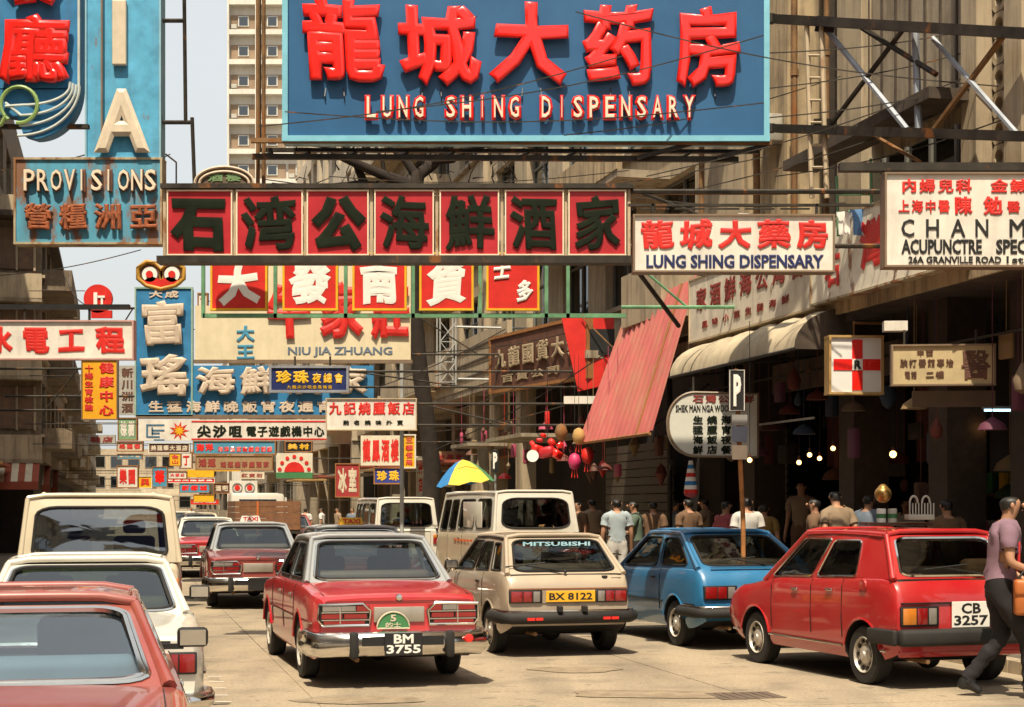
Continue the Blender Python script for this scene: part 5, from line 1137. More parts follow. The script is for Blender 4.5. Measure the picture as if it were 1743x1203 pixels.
# --- yellow health-centre sign
S = Sign('shop_sign', 'narrow yellow hanging board with red characters in two columns', (140, 612, 199, 713), 34, .12, mat('amber_board', (.78, .38, .015), .5, var=.08), mat('bronze_edge', (.20, .14, .09)), .02, group='signs across the street')
S.row('健康中心', (166, 614, 197, 710), redp, vert=True, fat=.045, fill=.82); S.row('十婦生育檢驗', (143, 620, 160, 700), redp, vert=True, fat=.03); S.bracket(-1)
# --- round red emblem
S = Sign('shop_sign', 'round red emblem board behind the black beam at left', (143, 483, 190, 540), 46, .12, None, None, group='signs across the street')
m = MB(); m.lathe([(.001, 0), (.40, 0), (.40, .12), (.001, .12)], (0, 0, S.Z(508)), 'y', 28); m.build('panel', [redp], S.root, 40)
m = MB(); m.box((-.06, -.02, S.Z(508)), (.10, .03, .34)); m.box((.10, -.02, S.Z(505)), (.20, .03, .06)); m.box((.12, -.02, S.Z(515)), (.06, .03, .24)); m.build('emblem', [plain_white], S.root); S.box('foot', (155, 528, 190, 541), redp, 0, .1); S.bracket(-1)

# --- restaurant sign with owl-eyed neon top
Y = 36
S = Sign('seafood_sign', 'big blue L-shaped seafood board with raised beige characters below yellow eye emblem', (232, 491, 636, 706), Y, .25, None, None, group='signs across the street')
blu = mat('teal_blue_enamel', (.028, .20, .42), .5, var=.15, streak=.15)
S.box('tall_panel', (232, 491, 326, 706), blu, 0, .25); S.box('long_panel', (326.5, 622, 636, 706), blu, .01, .25)
S.frame((232, 491, 326, 706), mat('pale_green_edge', (.28, .42, .34), .5), .035, .03, back=.03); S.box('bottom_edge', (232, 706, 640, 712), mat('bronze_edge', (.20, .14, .09)), -.03, .2)
for ch, r in (('富', (240, 512, 318, 588)), ('瑤', (240, 604, 322, 676)), ('海', (336, 624, 402, 672)), ('鮮', (410, 624, 472, 672)), ('酒', (486, 624, 550, 672)), ('家', (560, 624, 626, 672))):
    S.row(ch, r, beige_l, .05, fat=.055, wob=.015, each='character', fill=1., d=.10, res=1)
S.row('生猛海鮮晚飯宵夜通宵營業', (250, 680, 632, 704), beige_l, .01, fat=.04, fill=.85); S.row('大成', (252, 494, 306, 508), beige_l, .01, fat=.04)
S.bracket(-1)
for q in (-1, 1):
    cx_, cz = S.X(274 + q * 19), S.Z(467)
    for rr, m_, yy in ((21, mat('ochre_tube', (.48, .25, .03), .5), 0), (16, brown, -.03), (13, plain_white, -.05), (6, redp, -.08)):
        m = MB(); m.lathe([(.001, yy - .02), (rr * S.k, yy - .02), (rr * S.k, yy + .03), (.001, yy + .03)], (cx_, 0.05, cz), 'y', 24); m.build('eye_ring', [m_], S.root, 40)
S.box('emblem_foot', (262, 482, 286, 491), redp, .0, .08)
m = MB(); m.prism([(S.X(x), S.Z(y)) for x, y in ((240, 480), (274, 492), (308, 480), (290, 470), (274, 476), (258, 470))], -.02, .03); m.build('red_mouth', [redp], S.root)
m = MB(); m.tube([(S.X(274 + 41 * q), .0, S.Z(y)) for q, y in ((0, 458), (.25, 448), (.6, 445), (.95, 456), (.95, 474), (.6, 486), (0, 492), (-.6, 486), (-.95, 474), (-.95, 456), (-.6, 445), (-.25, 448))], .05, 8, closed=True); m.build('heart_outline', [mat('ochre_tube', (.48, .25, .03))], S.root, 60)
# --- cream farm-house sign
S = Sign('shop_sign', 'large cream board with big red characters over grey words NIU JIA ZHUANG', (332, 520, 699, 617), 38, .2, mat('warm_cream_board', (.70, .60, .40), .5, var=.06, streak=.08), None, group='signs across the street')
for ch, r in (('牛', (455, 480, 530, 576)), ('家', (545, 480, 618, 576)), ('莊', (632, 480, 697, 576))): S.row(ch, r, redp, .03, fat=.055, wob=.01, each='character', fill=1., d=.06)
S.word('NIU JIA ZHUANG', (490, 590, 668, 608), seal_t, fat=.03); S.row('大王', (400, 552, 436, 614), mat('mid_blue_letters', (.06, .27, .42), .5), .01, vert=True, fat=.04)
S.box('edge', (330, 612, 702, 618), mat('bronze_edge', (.20, .14, .09)), -.02, .1); S.box('back_board', (455, 452, 699, 520), mat('warm_cream_board', (.70, .60, .40)), .05, .2); S.bracket(1)
# --- pearl night club
S = Sign('club_sign', 'small navy board with gold characters and silver rounded edge', (462, 626, 590, 664), 34, .14, navy, mat('silver_edge', (.35, .37, .42), .4, .4), .05, group='signs across the street')
S.row('珍珠', (468, 629, 527, 654), gold, fat=.045); S.row('夜總會', (530, 633, 586, 654), gold, fat=.03, fill=.85); S.row('九龍尖沙咀金馬倫道', (488, 655, 566, 662), gold, fat=.01)
S.box('hanger', (500, 606, 503, 622), steel, .03, .08); S.box('hanger', (560, 606, 563, 622), steel, .03, .08); S.bracket(1)
# --- roast meat restaurant
S = Sign('restaurant_sign', 'white board with six red characters beside the tree trunk', (556, 679, 708, 731), 33, .16, white, mat('cream_edge', (.5, .4, .26), .5), .02, group='signs across the street')
S.row('九記燒臘飯店', (558, 682, 708, 708), redp, fat=.04, fill=.86); S.row('馳名燒味外賣', (580, 712, 690, 726), txtblack, fat=.025, fill=.6); S.bracket(1)
# --- long white arcade strip
S = Sign('arcade_sign', 'long white strip with red lines, blue square mark and red star burst', (236, 714, 556, 750), 44, .12, white, None, group='signs across the street')
S.row('尖沙咀', (334, 722, 414, 746), txtblack, fat=.045, fill=.9); S.row('電子遊戲機中心', (418, 724, 553, 744), txtblack, fat=.035, fill=.95)
for y in (716, 746): S.box('red_line', (326, y, 556, y + 2.4), redp, -.01, .0)
m = MB(); cb = mat('logo_blue', (.06, .16, .26), .5)
for r in ((249, 722, 280, 724.5), (249, 724, 252, 742), (249, 742, 272, 744.5), (258, 731, 280, 733.5), (258, 736, 272, 738.5), (262, 747.5, 280, 749.5), (258, 727, 260.5, 740)):
    m.box(((S.X(r[0]) + S.X(r[2])) / 2, -.006, (S.Z(r[1]) + S.Z(r[3])) / 2), (S.X(r[2]) - S.X(r[0]), .01, S.Z(r[1]) - S.Z(r[3])))
m.build('square_mark', [cb], S.root)
for rr, m_, yy in ((1, redp, -.008), (.6, yellow, -.014)):
    m = MB(); poly = [(S.X(305) + (17 if i % 2 == 0 else 8) * rr * S.k * math.cos(math.pi * i / 9), S.Z(733) + (16 if i % 2 == 0 else 7.5) * rr * S.k * math.sin(math.pi * i / 9)) for i in range(18)]; m.prism([(x, z) for x, z in poly], yy, yy + .008); m.build('star_burst', [m_], S.root)
S.bracket(-1)
# --- arched sign above the red one
S = Sign('arched_sign', 'dark arched sign top with green characters above the red panels', (332, 284, 432, 312), 25, .12, None, None, group='signs across the street')
m = MB(); pts = [(332, 312), (432, 312)] + [(382 + 50 * math.cos(a), 312 - 28 * math.sin(a)) for a in [math.pi * i / 16 for i in range(1, 16)]]; m.prism([(S.X(x), S.Z(y)) for x, y in pts], 0, .12); m.build('panel', [mat('dull_brown_board', (.13, .09, .06), .7)], S.root)
for k in (50, 42): m = MB(); m.tube([(S.X(382 + k * math.cos(a)), -.02, S.Z(312 - (k - 22) * math.sin(a))) for a in [math.pi * i / 20 for i in range(21)]], .02, 5); m.build('rim', [beige_l], S.root)
S.row('酒樓', (352, 294, 412, 310), mat('pale_green_letters', (.16, .28, .12), .6), .0, fat=.04)

# --- boards lying along the right house wall
def wallsign(name, label, px0, px1, t, zb, zt, panel, **k):
    p0 = wall_at(px0, 0, t); p1 = wall_at(px1, 0, t); c = (p0 + p1) / 2; W_ = (p1 - p0).length
    S = Sign.__new__(Sign); S.Y = c.y; S.k = 1.; S.W = W_; S.H = zt - zb; S.d = k.get('depth', .14); S.cx = W_ / 2; S.by = S.H; S.r = (0, 0, W_, S.H)
    S.root = thing(name, label, k.get('cat', 'sign'), (c.x, c.y, zb), A - R(90) + k.get('yaw', 0), k.get('group'))
    if panel: m = MB(); m.box((0, S.d / 2, S.H / 2), (W_, S.d, S.H)); m.build('panel', [panel], S.root)
    return S
S = wallsign('restaurant_sign', 'long rust streaked white board with red characters above the canvas awning, dingy far half', 1178, 1382, 9.5, 4.54, 5.58, dingy, group='boards along the right wall')
S.frame(S.r, mat('cream_edge', (.5, .4, .26)), .03, .02); S.row('家酒鮮海公灣石', (.25, .12, S.W - .3, .62), maroon, fat=.03, fill=.8); S.row('風味小菜生猛海鮮', (.5, .70, S.W - .8, .92), maroon, fat=.01, fill=.6)
m = MB(); [m.tube([(x, .1, 0), (x, .9, -.05)], .02, 5) for x in (-S.W / 2 + .2, S.W / 2 - .2)]; m.build('bracket', [steel], S.root)
S = wallsign('restaurant_sign', 'bright white board with rust streaks and three red characters near the acupuncture board', 1386, 1625, 9.45, 4.57, 5.62, rustwhite, group='boards along the right wall')
S.frame(S.r, mat('rusty_edge', (.42, .36, .24)), .03, .02); S.row('石', (.45, .42, .95, .9), redp, fat=.05, fill=1); S.row('灣', (1.55, .15, 2.25, .8), redp, fat=.05, fill=1); S.row('公', (2.55, .2, 3.2, .85), redp, fat=.05, fill=1)
S = wallsign('shop_sign', 'brown wooden board with raised worn characters and yellow edge', 868, 962, 9.0, 4.45, 5.65, brown, group='boards along the right wall', yaw=R(10))
S.frame(S.r, mat('worn_wood_edge', (.30, .13, .04), .7), .07, .03); S.box('yellow_edge', (S.W - .10, -.02, S.W - .01, S.H - .02), yellow, -.06, -.02)
S.row('九龍國貨大發', (.3, .22, S.W - .15, .78), mat('worn_cream', (.35, .27, .17), .7), .03, fat=.04, each='character', fill=.85, d=.04); S.row('百貨公司', (.6, .86, S.W - 1.2, 1.08), mat('worn_cream', (.35, .27, .17)), .01)
S = wallsign('shop_sign', 'small brown board hanging over the far pavement by the striped umbrella', 835, 886, 9.8, 3.05, 3.75, brown, group='boards along the right wall')
S.frame(S.r, mat('worn_wood_edge', (.30, .13, .04)), .06, .03); S.row('龍酒家大', (.2, .12, S.W - .2, .55), mat('worn_cream', (.35, .27, .17)), .01, fat=.03)
S = Sign('shop_sign', 'plain red board with dark notched window behind the corrugated awning', (962, 541, 1045, 664), 34, .14, None, None, group='boards along the right wall')
m = MB(); m.prism([(S.X(a), S.Z(c)) for a, c in ((984, 666), (1045, 652), (1045, 541), (956, 541))], 0, .14); m.build('panel', [redp], S.root); S.box('dark_window', (1000, 560, 1046, 604), black, -.03, .0)
m = MB(); m.tube([(S.X(990), -.05, S.Z(540)), (S.X(1048), -.3, S.Z(600))], .015, 5); m.build('brace', [rusty], S.root)
S = Sign('light_box', 'thin white light box sticking out below the plain red board', (960, 674, 1018, 687), 33, .3, white, None, group='boards along the right wall')
# corrugated awning
p = [wall_at(1070, 0, 9.9), wall_at(1177, 0, 9.55), wall_at(1106, 0, 8.8), wall_at(984, 0, 8.85)]
aw = thing('corrugated_awning', 'faded red corrugated sheet awning sloping steeply down to the street', 'awning', (p[2].x, p[2].y, 2.95))
def corr(a0, a1, b0, b1, n_, m_, nm, amp=.02):
    b = MB(); loc = Vector(aw.location); nrm = (a1 - a0).cross(b0 - a0).normalized()
    for i in range(n_ * 4 + 1):
        u = i / (n_ * 4); h = nrm * amp * math.sin(u * n_ * 2 * math.pi); tp = a0.lerp(a1, u) + h; bt = b0.lerp(b1, u) + h; b.v += [tp - loc, bt - loc, tp - loc - nrm * .006, bt - loc - nrm * .006]
    for i in range(n_ * 4): q = i * 4; b.f += [(q, q + 1, q + 5, q + 4), (q + 2, q + 6, q + 7, q + 3)]; b.m += [0, 0]
    b.build(nm, [m_], aw, 60)
redcor = mat('faded_red_corrugated', (.52, .13, .12), .75, var=.12, scale=1.2, streak=.55, grime=(.42, .25, .14))
zt_, zb_ = 5.72, 2.98
T0, T1, B0, B1 = Vector((p[0].x, p[0].y, zt_)), Vector((p[1].x, p[1].y, zt_ - .12)), Vector((p[3].x, p[3].y, zb_)), Vector((p[2].x, p[2].y, zb_))
corr(T0, T0.lerp(T1, .86), B0, B0.lerp(B1, .82), 12, redcor, 'corrugated_sheet', .035)
corr(T0.lerp(T1, .87), T1 + Vector((.1, 0, .1)), B0.lerp(B1, .84), B1 + Vector((.05, 0, .05)), 3, redcor, 'corrugated_strip')
b = MB(); b.tube([T0.lerp(T1, .865) - aw.location + Vector((0, -.03, .02)), B0.lerp(B1, .83) - aw.location + Vector((0, -.03, .02))], .025, 6); b.tube([B0 - aw.location, B1 - aw.location], .03, 6); b.build('rim', [mat('worn_wood_edge', (.30, .13, .04))], aw)
b = MB()
for q in (.1, .9): a_ = B0.lerp(B1, q) - aw.location; b.tube([a_, a_ + Vector((1.2, .3, .9))], .022, 5)
b.build('stay', [steel], aw)
# canvas awning
ca = thing('canvas_awning', 'dirty stained cream canvas awning with rounded top under the rusty white boards', 'awning', (wall_at(1240, 0, 9.0).x, wall_at(1240, 0, 9.0).y, 3.9), A)
sA1 = sOf(1140, 9) - to_st(ca.location)[0]; sA2 = sOf(1352, 9) - to_st(ca.location)[0]
b = MB(); n_ = 8; ns = 18; canvas = mat('dirty_canvas', (.50, .42, .29), .95, var=.15, streak=.35, scale=2)
for i in range(ns + 1):
    y = sA1 + (sA2 - sA1) * i / ns; sag = .03 * math.sin(i * 1.9) + .02 * math.sin(i * 4.1)
    for j in range(n_ + 1): a = math.pi / 2 * j / n_; b.v.append(Vector((.75 * (1 - math.cos(a)) * 1.0 + sag * .3, y, .02 + .55 * math.sin(a) + sag * math.sin(2 * a))))
for i in range(ns):
    for j in range(n_): q = i * (n_ + 1) + j; b.f.append((q, q + 1, q + n_ + 2, q + n_ + 1)); b.m.append(0)
b.build('canvas', [canvas], ca, 60)
b = MB(); b.tube([(0, sA1, 0), (0, sA2, 0)], .025, 6); [b.tube([(0, y, 0), (1.5, y, .15)], .02, 6) for y in (sA1, (sA1 + sA2) / 2, sA2)]; b.build('awning_frame', [steel], ca)
b = MB(); b.prism([(0, 0)] + [(.75 * (1 - math.cos(a)), .02 + .55 * math.sin(a)) for a in [math.pi / 2 * j / 8 for j in range(9)]][::1] + [(.75, 0)], sA2 - .02, sA2 + .0); b.build('end_flap', [mat('shade_brown', (.075, .055, .04))], ca)  # dark end sheet, shade under the canvas put into its colour
# rounded light box
S = Sign('light_box', 'white light box with a rounded end and dark characters above the pavement', (1137, 668, 1290, 778), 25.5, .3, None, None, group='boards along the right wall')
pts = [(S.X(1290), S.Z(778)), (S.X(1290), S.Z(670))] + [(S.X(1137 + 46 * (1 - math.cos(a))), S.Z(716 - 48 * math.sin(a))) for a in [math.pi / 2 * (10 - i) / 10 for i in range(11)]] + [(S.X(1137 + 46 * (1 - math.cos(a))), S.Z(722 + 54 * math.sin(a))) for a in [math.pi / 2 * i / 10 for i in range(1, 11)]]
m = MB(); m.prism(pts[::-1], 0, .3); m.build('panel', [mat('milky_plastic', (.62, .62, .55), .4, var=.06)], S.root, 30)
m = MB(); m.tube([(x, .0, z) for x, z in pts], .025, 6, closed=True); m.build('rim', [mat('bronze_edge', (.20, .14, .09))], S.root)
S.word('SHEK MAN NGA WOO', (1150, 689, 1240, 701), black, fat=.03); 
for i, w_ in enumerate(('生猛海鮮', '燒臘飯店', '海宵夜餐', '家常小菜')): S.row(w_, (1178 + i * 24, 706, 1198 + i * 24, 774), txtblack, vert=True, fat=.035)
S.row('石灣公海鮮', (1178, 671, 1285, 687), maroon, fat=.03); S.box('hanger', (1180, 640, 1183, 670), steel, .1, .14); S.box('hanger', (1260, 640, 1263, 670), steel, .1, .14)
# pharmacy cross
S = Sign('pharmacy_sign', 'square white sign with a red cross and a small letter R', (1413, 574, 1501, 668), 22, .22, mat('bright_white_plastic', (.80, .79, .76), .35, var=.03), mat('worn_brass_edge', (.45, .28, .10), .5), .03, yaw=R(4), group='boards along the right wall')
S.box('cross_bar', (1450, 578, 1468, 664), neonred, -.012, .0); S.box('cross_bar', (1418, 611, 1499, 630), neonred, -.010, .0); S.box('centre_tile', (1450, 611, 1468, 630), plain_white, -.018, .0)
m = MB(); put(m, 'R', S.X(1453), S.Z(628), S.X(1466), S.Z(613), y=-.022, d=.008, fat=.05, fill=1.); m.build('letter', [black], S.root); m = MB(); m.tube([(S.X(1457), .1, S.Z(572)), (S.X(1457), .1, S.Z(545))], .015, 5); m.tube([(S.X(1457), .1, S.Z(548)), (S.X(1510), .1, S.Z(548))], .02, 5); m.build('hanger', [rusty], S.root)
# parking sign
pk = at(1262, 890, 20.5); pp = thing('parking_sign', 'narrow black parking sign with white letter P on a rusty leaning post', 'sign post', (pk.x, 20.5, 0)); PX = lambda px: (px - CX) * 20.5 / F - pk.x; PZ = lambda py: CH - (py - HY) * 20.5 / F
part(pp, 'post', mat('rusty_orange_post', (.40, .17, .05), .7, var=.4, scale=4, rust=.3), lambda b: b.tube([(PX(1266), 0, .1), (PX(1265), 0, PZ(890)), (PX(1256), 0, PZ(700)), (PX(1253), 0, PZ(628))], .03, 8), 40)
part(pp, 'sign_panel', black, lambda b: b.box((PX(1253), -.06, PZ(665)), (.20, .03, .52), bev=.004))
part(pp, 'panel_rim', plain_white, lambda b: b.tube([(PX(1253) + a, -.08, PZ(665) + c) for a, c in ((-.09, -.25), (.09, -.25), (.09, .25), (-.09, .25))], .006, 4, closed=True))
part(pp, 'letter', plain_white, lambda b: put(b, 'P', PX(1247), PZ(692), PX(1260), PZ(638), y=-.08, d=.008, fat=.05, fill=1.))
for y0, y1, m_ in ((706, 724, grey), (726, 752, mat('blue_grey_plate', (.15, .18, .25), .5)), (758, 782, cream)): part(pp, 'plate', m_, lambda b: b.box((PX(1258), -.05, (PZ(y0) + PZ(y1)) / 2), (.19, .02, PZ(y0) - PZ(y1))))
pk2 = at(843, 840, 38); q2 = thing('parking_sign', 'small far parking sign with a white P beside the umbrella', 'sign post', (pk2.x, 38, 0))
part(q2, 'post', grey, lambda b: b.tube([(0, 0, .1), (0, 0, CH + 95 * 38 / F)], .03, 8)); part(q2, 'sign_panel', black, lambda b: b.box((0, -.05, CH + 76 * 38 / F), (.17, .03, .5)))
part(q2, 'letter', plain_white, lambda b: put(b, 'P', -.05, CH + 62 * 38 / F, .05, CH + 90 * 38 / F, y=-.07, d=.008, fat=.05, fill=1.))
# clinic board under the slab
S = Sign('clinic_sign', 'yellowed board with brown characters hanging under the slab near the cross', (1521, 588, 1690, 654), 19.5, .12, mat('yellowed_board', (.50, .40, .22), .6, var=.15, streak=.15), mat('bronze_edge', (.20, .14, .09)), .02, group='boards along the right wall', yaw=R(-6))
S.row('醫', (1632, 592, 1686, 650), brown, fat=.018, fill=.95); S.row('中西', (1560, 594, 1590, 606), brown, fat=.02); S.row('跌打醫館專治', (1532, 609, 1624, 625), brown, fat=.01); S.row('電話', (1540, 630, 1562, 644), brown, fat=.02); S.row('二樓', (1575, 630, 1608, 644), brown, fat=.02)
S.box('hanger', (1540, 560, 1543, 588), steel, .04, .08); S.box('hanger', (1660, 560, 1663, 588), steel, .04, .08); S.box('pale_strip', (1512, 540, 1552, 557), white, .3, .5); S.box('lower_board', (1560, 662, 1700, 690), mat('dull_brown_board', (.13, .09, .06)), .3, .35)

# --- the crowd of small boards down the street
far = [  # rect, Y, panel, text colour, text, vertical, label
 ((200, 752, 242, 767), 60, cream, redp, '格蘭餐', 0, 'small cream board with three red characters low at the left'),
 ((254, 755, 322, 770), 66, brown, cream, '美麗華大酒店', 0, 'brown board with a row of cream characters under the arcade strip'),
 ((330, 751, 468, 772), 52, mat('mid_blue_board', (.07, .28, .42), .5, streak=.1), neonred, '海洋皇宮夜總會酒樓', 0, 'mid blue board with a row of red characters'),
 ((334, 776, 463, 799), 64, mat('tan_board', (.34, .22, .11), .7, streak=.3), maroon, '鴻運樓茶廳酒家', 0, 'tan board with maroon characters under the mid blue one'),
 ((289, 771, 307, 792), 72, yellow, redp, '金山', 1, 'small yellow upright board with red characters'),
 ((308, 770, 326, 796), 76, white, redp, '丁', 0, 'white board with one red stroke character'),
 ((200, 793, 234, 829), 68, white, redp, '樂園', 0, 'squarish white board with red characters above the van roof'),
 ((236, 811, 258, 830), 78, yellow, redp, '興', 0, 'yellow square board with one red character'),
 ((260, 795, 284, 828), 84, mat('mid_blue_board', (.07, .28, .42)), neonred, '華', 0, 'blue board with a red splash above the cream van'),
 ((287, 803, 317, 814), 80, white, redp, '大華公', 0, 'little white board with three red characters'),
 ((318, 799, 364, 812), 82, yellow, ('x'), '', 0, 'plain yellow strip board in the far distance'),
 ((364, 797, 408, 802), 86, yellow, ('x'), '', 0, 'thin yellow strip beside the plain one'),
 ((280, 814, 365, 821), 90, redp, plain_white, '歡迎光臨請進', 0, 'thin red strip board with white marks'),
 ((306, 823, 356, 838), 96, mat('mid_blue_board', (.07, .28, .42)), neonred, '新都城', 0, 'pale blue board with red dots far down the street'),
 ((364, 823, 391, 839), 88, brown, cream, '酒吧', 0, 'dark brown board with two pale characters'),
 ((391, 818, 438, 843), 70, white, ('x'), '', 0, 'white board with two ringed red marks'),
 ((408, 803, 450, 815), 74, cream, maroon, '紅寶石', 0, 'cream board with maroon characters above the ringed one'),
 ((330, 842, 364, 854), 92, yellow, ('x'), '', 0, 'plain yellow board just above the cars'),
 ((458, 846, 479, 871), 66, white, ('x'), '', 0, 'white board with an upright red stripe above the street'),
 ((200, 773, 241, 781), 88, mat('mid_blue_board', (.07, .28, .42)), cream, '銀行大廈', 0, 'thin blue strip board at left in the distance'),
 ((202, 712, 232, 748), 56, mat('green_white_board', (.20, .36, .20), .6, streak=.4), white, '棕樹', 0, 'green board with white marks left of the arcade strip'),
 ((203, 622, 231, 706), 50, mat('grey_white_board', (.40, .38, .34), .7, streak=.4), brown, '新川洲酒', 1, 'upright grey board with dark characters behind the yellow one'),
 ((470, 771, 532, 814), 58, mat('warm_white_board', (.66, .60, .46), .6), ('x'), '', 0, 'white board with a red rising half sun and rays'),
 ((486, 752, 530, 768), 60, black, yellow, '美村', 0, 'black board with yellow characters above the half sun board'),
 ((614, 741, 682, 792), 46, mat('warm_white_board', (.66, .60, .46)), redp, '龍鳳酒樓', 0, 'pale board with red characters and curled lower rim'),
 ((638, 797, 683, 822), 44, mat('royal_blue_board', (.03, .05, .28), .5), gold, '珍珠', 0, 'small royal blue board with gold characters near the trunk'),
 ((687, 741, 706, 795), 42, yellow, redp, '三樓雀局', 1, 'upright yellow board touching the tree trunk'),
 ((572, 790, 611, 845), 56, mat('crimson_cloth', (.34, .03, .03), .8), cream, '冰室', 0, 'crimson cloth banner hanging over the pavement'),
 ((740, 768, 792, 800), 50, mat('tan_board', (.34, .22, .11)), maroon, '茶餐廳', 0, 'tan board with maroon characters behind the umbrella'),
 ((710, 778, 722, 842), 54, white, redp, '押店', 1, 'narrow white upright board right of the tree trunk'),
 ((325, 850, 372, 858), 104, redp, plain_white, '餅店', 0, 'little red board just above the distant traffic'),
 ((420, 848, 450, 858), 100, brown, cream, '理髮', 0, 'little brown board near the brown lorry'),
 ((240, 832, 305, 842), 98, cream, ('x'), '', 0, 'long pale strip over the cream van roof'),
 ((338, 500, 352, 560), 48, white, redp, '正宗', 1, 'narrow white upright board between the blue and cream boards'),
 ((118, 776, 150, 800), 70, mat('tan_board', (.34, .22, .11)), cream, '雜貨', 0, 'dull tan board under the yellow hanging one'),
 ((150, 740, 196, 756), 74, mat('grey_white_board', (.40, .38, .34)), maroon, '鞋店', 0, 'grey board in the clutter below the yellow hanging one'),
]
for r, Yf, pm, tm, tx, vt, lb in far:
    S = Sign('shop_sign', lb, r, Yf, .15, pm, mat('worn_wood_edge', (.30, .13, .04)) if Yf % 4 == 0 else (white if Yf % 3 == 0 else None), .035, group='small boards down the street')
    sd = 1 if r[0] > 330 else -1
    if isinstance(tm, bpy.types.Material) and tx:
        if vt: S.row(tx, (r[0] + 2, r[1] + 2, r[2] - 2, r[3] - 2), tm, vert=True, fat=.035, fill=.85)
        elif r[3] - r[1] > 19 and len(tx) > 4: S.row(tx[:2], (r[0] + 3, r[1] + 3, r[0] + 34, r[3] - 3), tm, fat=.05); S.row(tx, (r[0] + 40, r[1] + 8, r[2] - 4, r[3] - 2), tm, fat=.04, fill=.85)
        else: S.row(tx, (r[0] + 2, r[1] + 2, r[2] - 2, r[3] - 2), tm, fat=.045, fill=.85)
    if 'ringed' in lb and 'two' in lb:
        for q in (404, 425):
            m = MB(); m.tube([(S.X(q + 8 * math.cos(a)), -.01, S.Z(830 + 8 * math.sin(a))) for a in [2 * math.pi * i / 16 for i in range(16)]], .03, 5, closed=True); m.build('ring', [grey], S.root)
            m = MB(); m.lathe([(.001, -.02), (.12, -.02), (.12, 0)], (S.X(q), 0, S.Z(830)), 'y', 12); m.build('red_mark', [redp], S.root)
    if 'upright red stripe' in lb: S.box('red_stripe', (465, 848, 471, 869), redp, -.02, 0)
    if 'half sun' in lb and 'rising' in lb:
        m = MB(); m.prism([(S.X(501 + 17 * math.cos(a)), S.Z(803 - 17 * math.sin(a))) for a in [math.pi * i / 14 for i in range(15)]], -.02, 0); m.build('half_sun', [redp], S.root)
        for i in range(7):
            a = math.pi * (i + .2) / 6.4; m = MB(); m.lathe([(.001, -.02), (.07, -.02), (.07, 0)], (S.X(501 + 25 * math.cos(a)), 0, S.Z(801 - 24 * math.sin(a))), 'y', 10); m.build('ray_dot', [redp], S.root)
        S.box('green_base', (470, 804, 532, 814), green, -.015, 0)
    S.bracket(sd, steel, .02, t=10 if sd > 0 else -2.6)

# ================================================================ street objects
# umbrella
Yu = 38; u0 = at(787, 832, Yu); um = thing('street_umbrella', 'blue, yellow and green striped street umbrella over the far pavement', 'umbrella', (u0.x, Yu, .13)); hz = CH + 78 * Yu / F - .13; zr_ = CH + 38 * Yu / F - .13; rad = 50 * Yu / F
ucols = (mat('umbrella_blue', (.03, .20, .48), .8), mat('umbrella_yellow', (.78, .50, .06), .8), mat('umbrella_green', (.10, .30, .12), .8), mat('umbrella_cream', (.62, .58, .38), .8))
tl = Matrix.Rotation(R(-7), 3, 'Y')
for i in range(8):
    b = MB(); a0, a1 = math.pi * 2 * i / 8 + .2, math.pi * 2 * (i + 1) / 8 + .2; rows = []
    for k in range(5):
        r_ = rad * k / 4; z = hz - (hz - zr_) * (k / 4) ** 1.6; rows.append([tl @ Vector((r_ * math.cos(a), r_ * math.sin(a), z - hz - .05 * math.sin(math.pi * t) * k / 4)) + Vector((0, 0, hz)) for t, a in ((0, a0), (.5, (a0 + a1) / 2), (1, a1))])
    for k in range(4): b.add(rows[k] + rows[k + 1], [(0, 1, 4, 3), (1, 2, 5, 4)])
    b.build('canopy_panel', [ucols[(2, 0, 3, 0, 0, 1, 1, 2)[i]]], um, 60)
part(um, 'pole', steel, lambda b: b.tube([(0, 0, 0), (0, 0, hz + .06)], .02, 6)); part(um, 'base', conc, lambda b: b.lathe([(.25, 0), (.25, .08), (.05, .12)], (0, 0, 0), 'z', 16))
# lattice mast
ms = thing('lattice_mast', 'pale steel lattice bracket held out from the house right of the tree trunk', 'mast', (at(760, 0, 41).x, 41, .0), A); zt2 = CH + 325 * 41 / F
gp = mat('galvanised_steel', (.42, .43, .42), .6, .2)
for dx in (-.2, .2):
    for dy in (-.2, .2): part(ms, 'upright', gp, lambda b: b.tube([(dx, dy, zt2 - 1.8), (dx, dy, zt2)], .02, 5))
part(ms, 'wall_arm', gp, lambda b: (b.tube([(.2, 0, zt2 - 1.6), (2.6, 0, zt2 - 1.6)], .03, 5), b.tube([(.2, 0, zt2 - .3), (2.6, 0, zt2 - .3)], .03, 5)))
for k in range(3):
    z = zt2 - 1.7 + k * .5; part(ms, 'diagonal', gp, lambda b: (b.tube([(-.2, -.2, z), (.2, -.2, z + .5)], .014, 4), b.tube([(.2, -.2, z), (-.2, -.2, z + .5)], .014, 4), b.tube([(-.2, -.2, z), (.2, -.2, z)], .014, 4)))
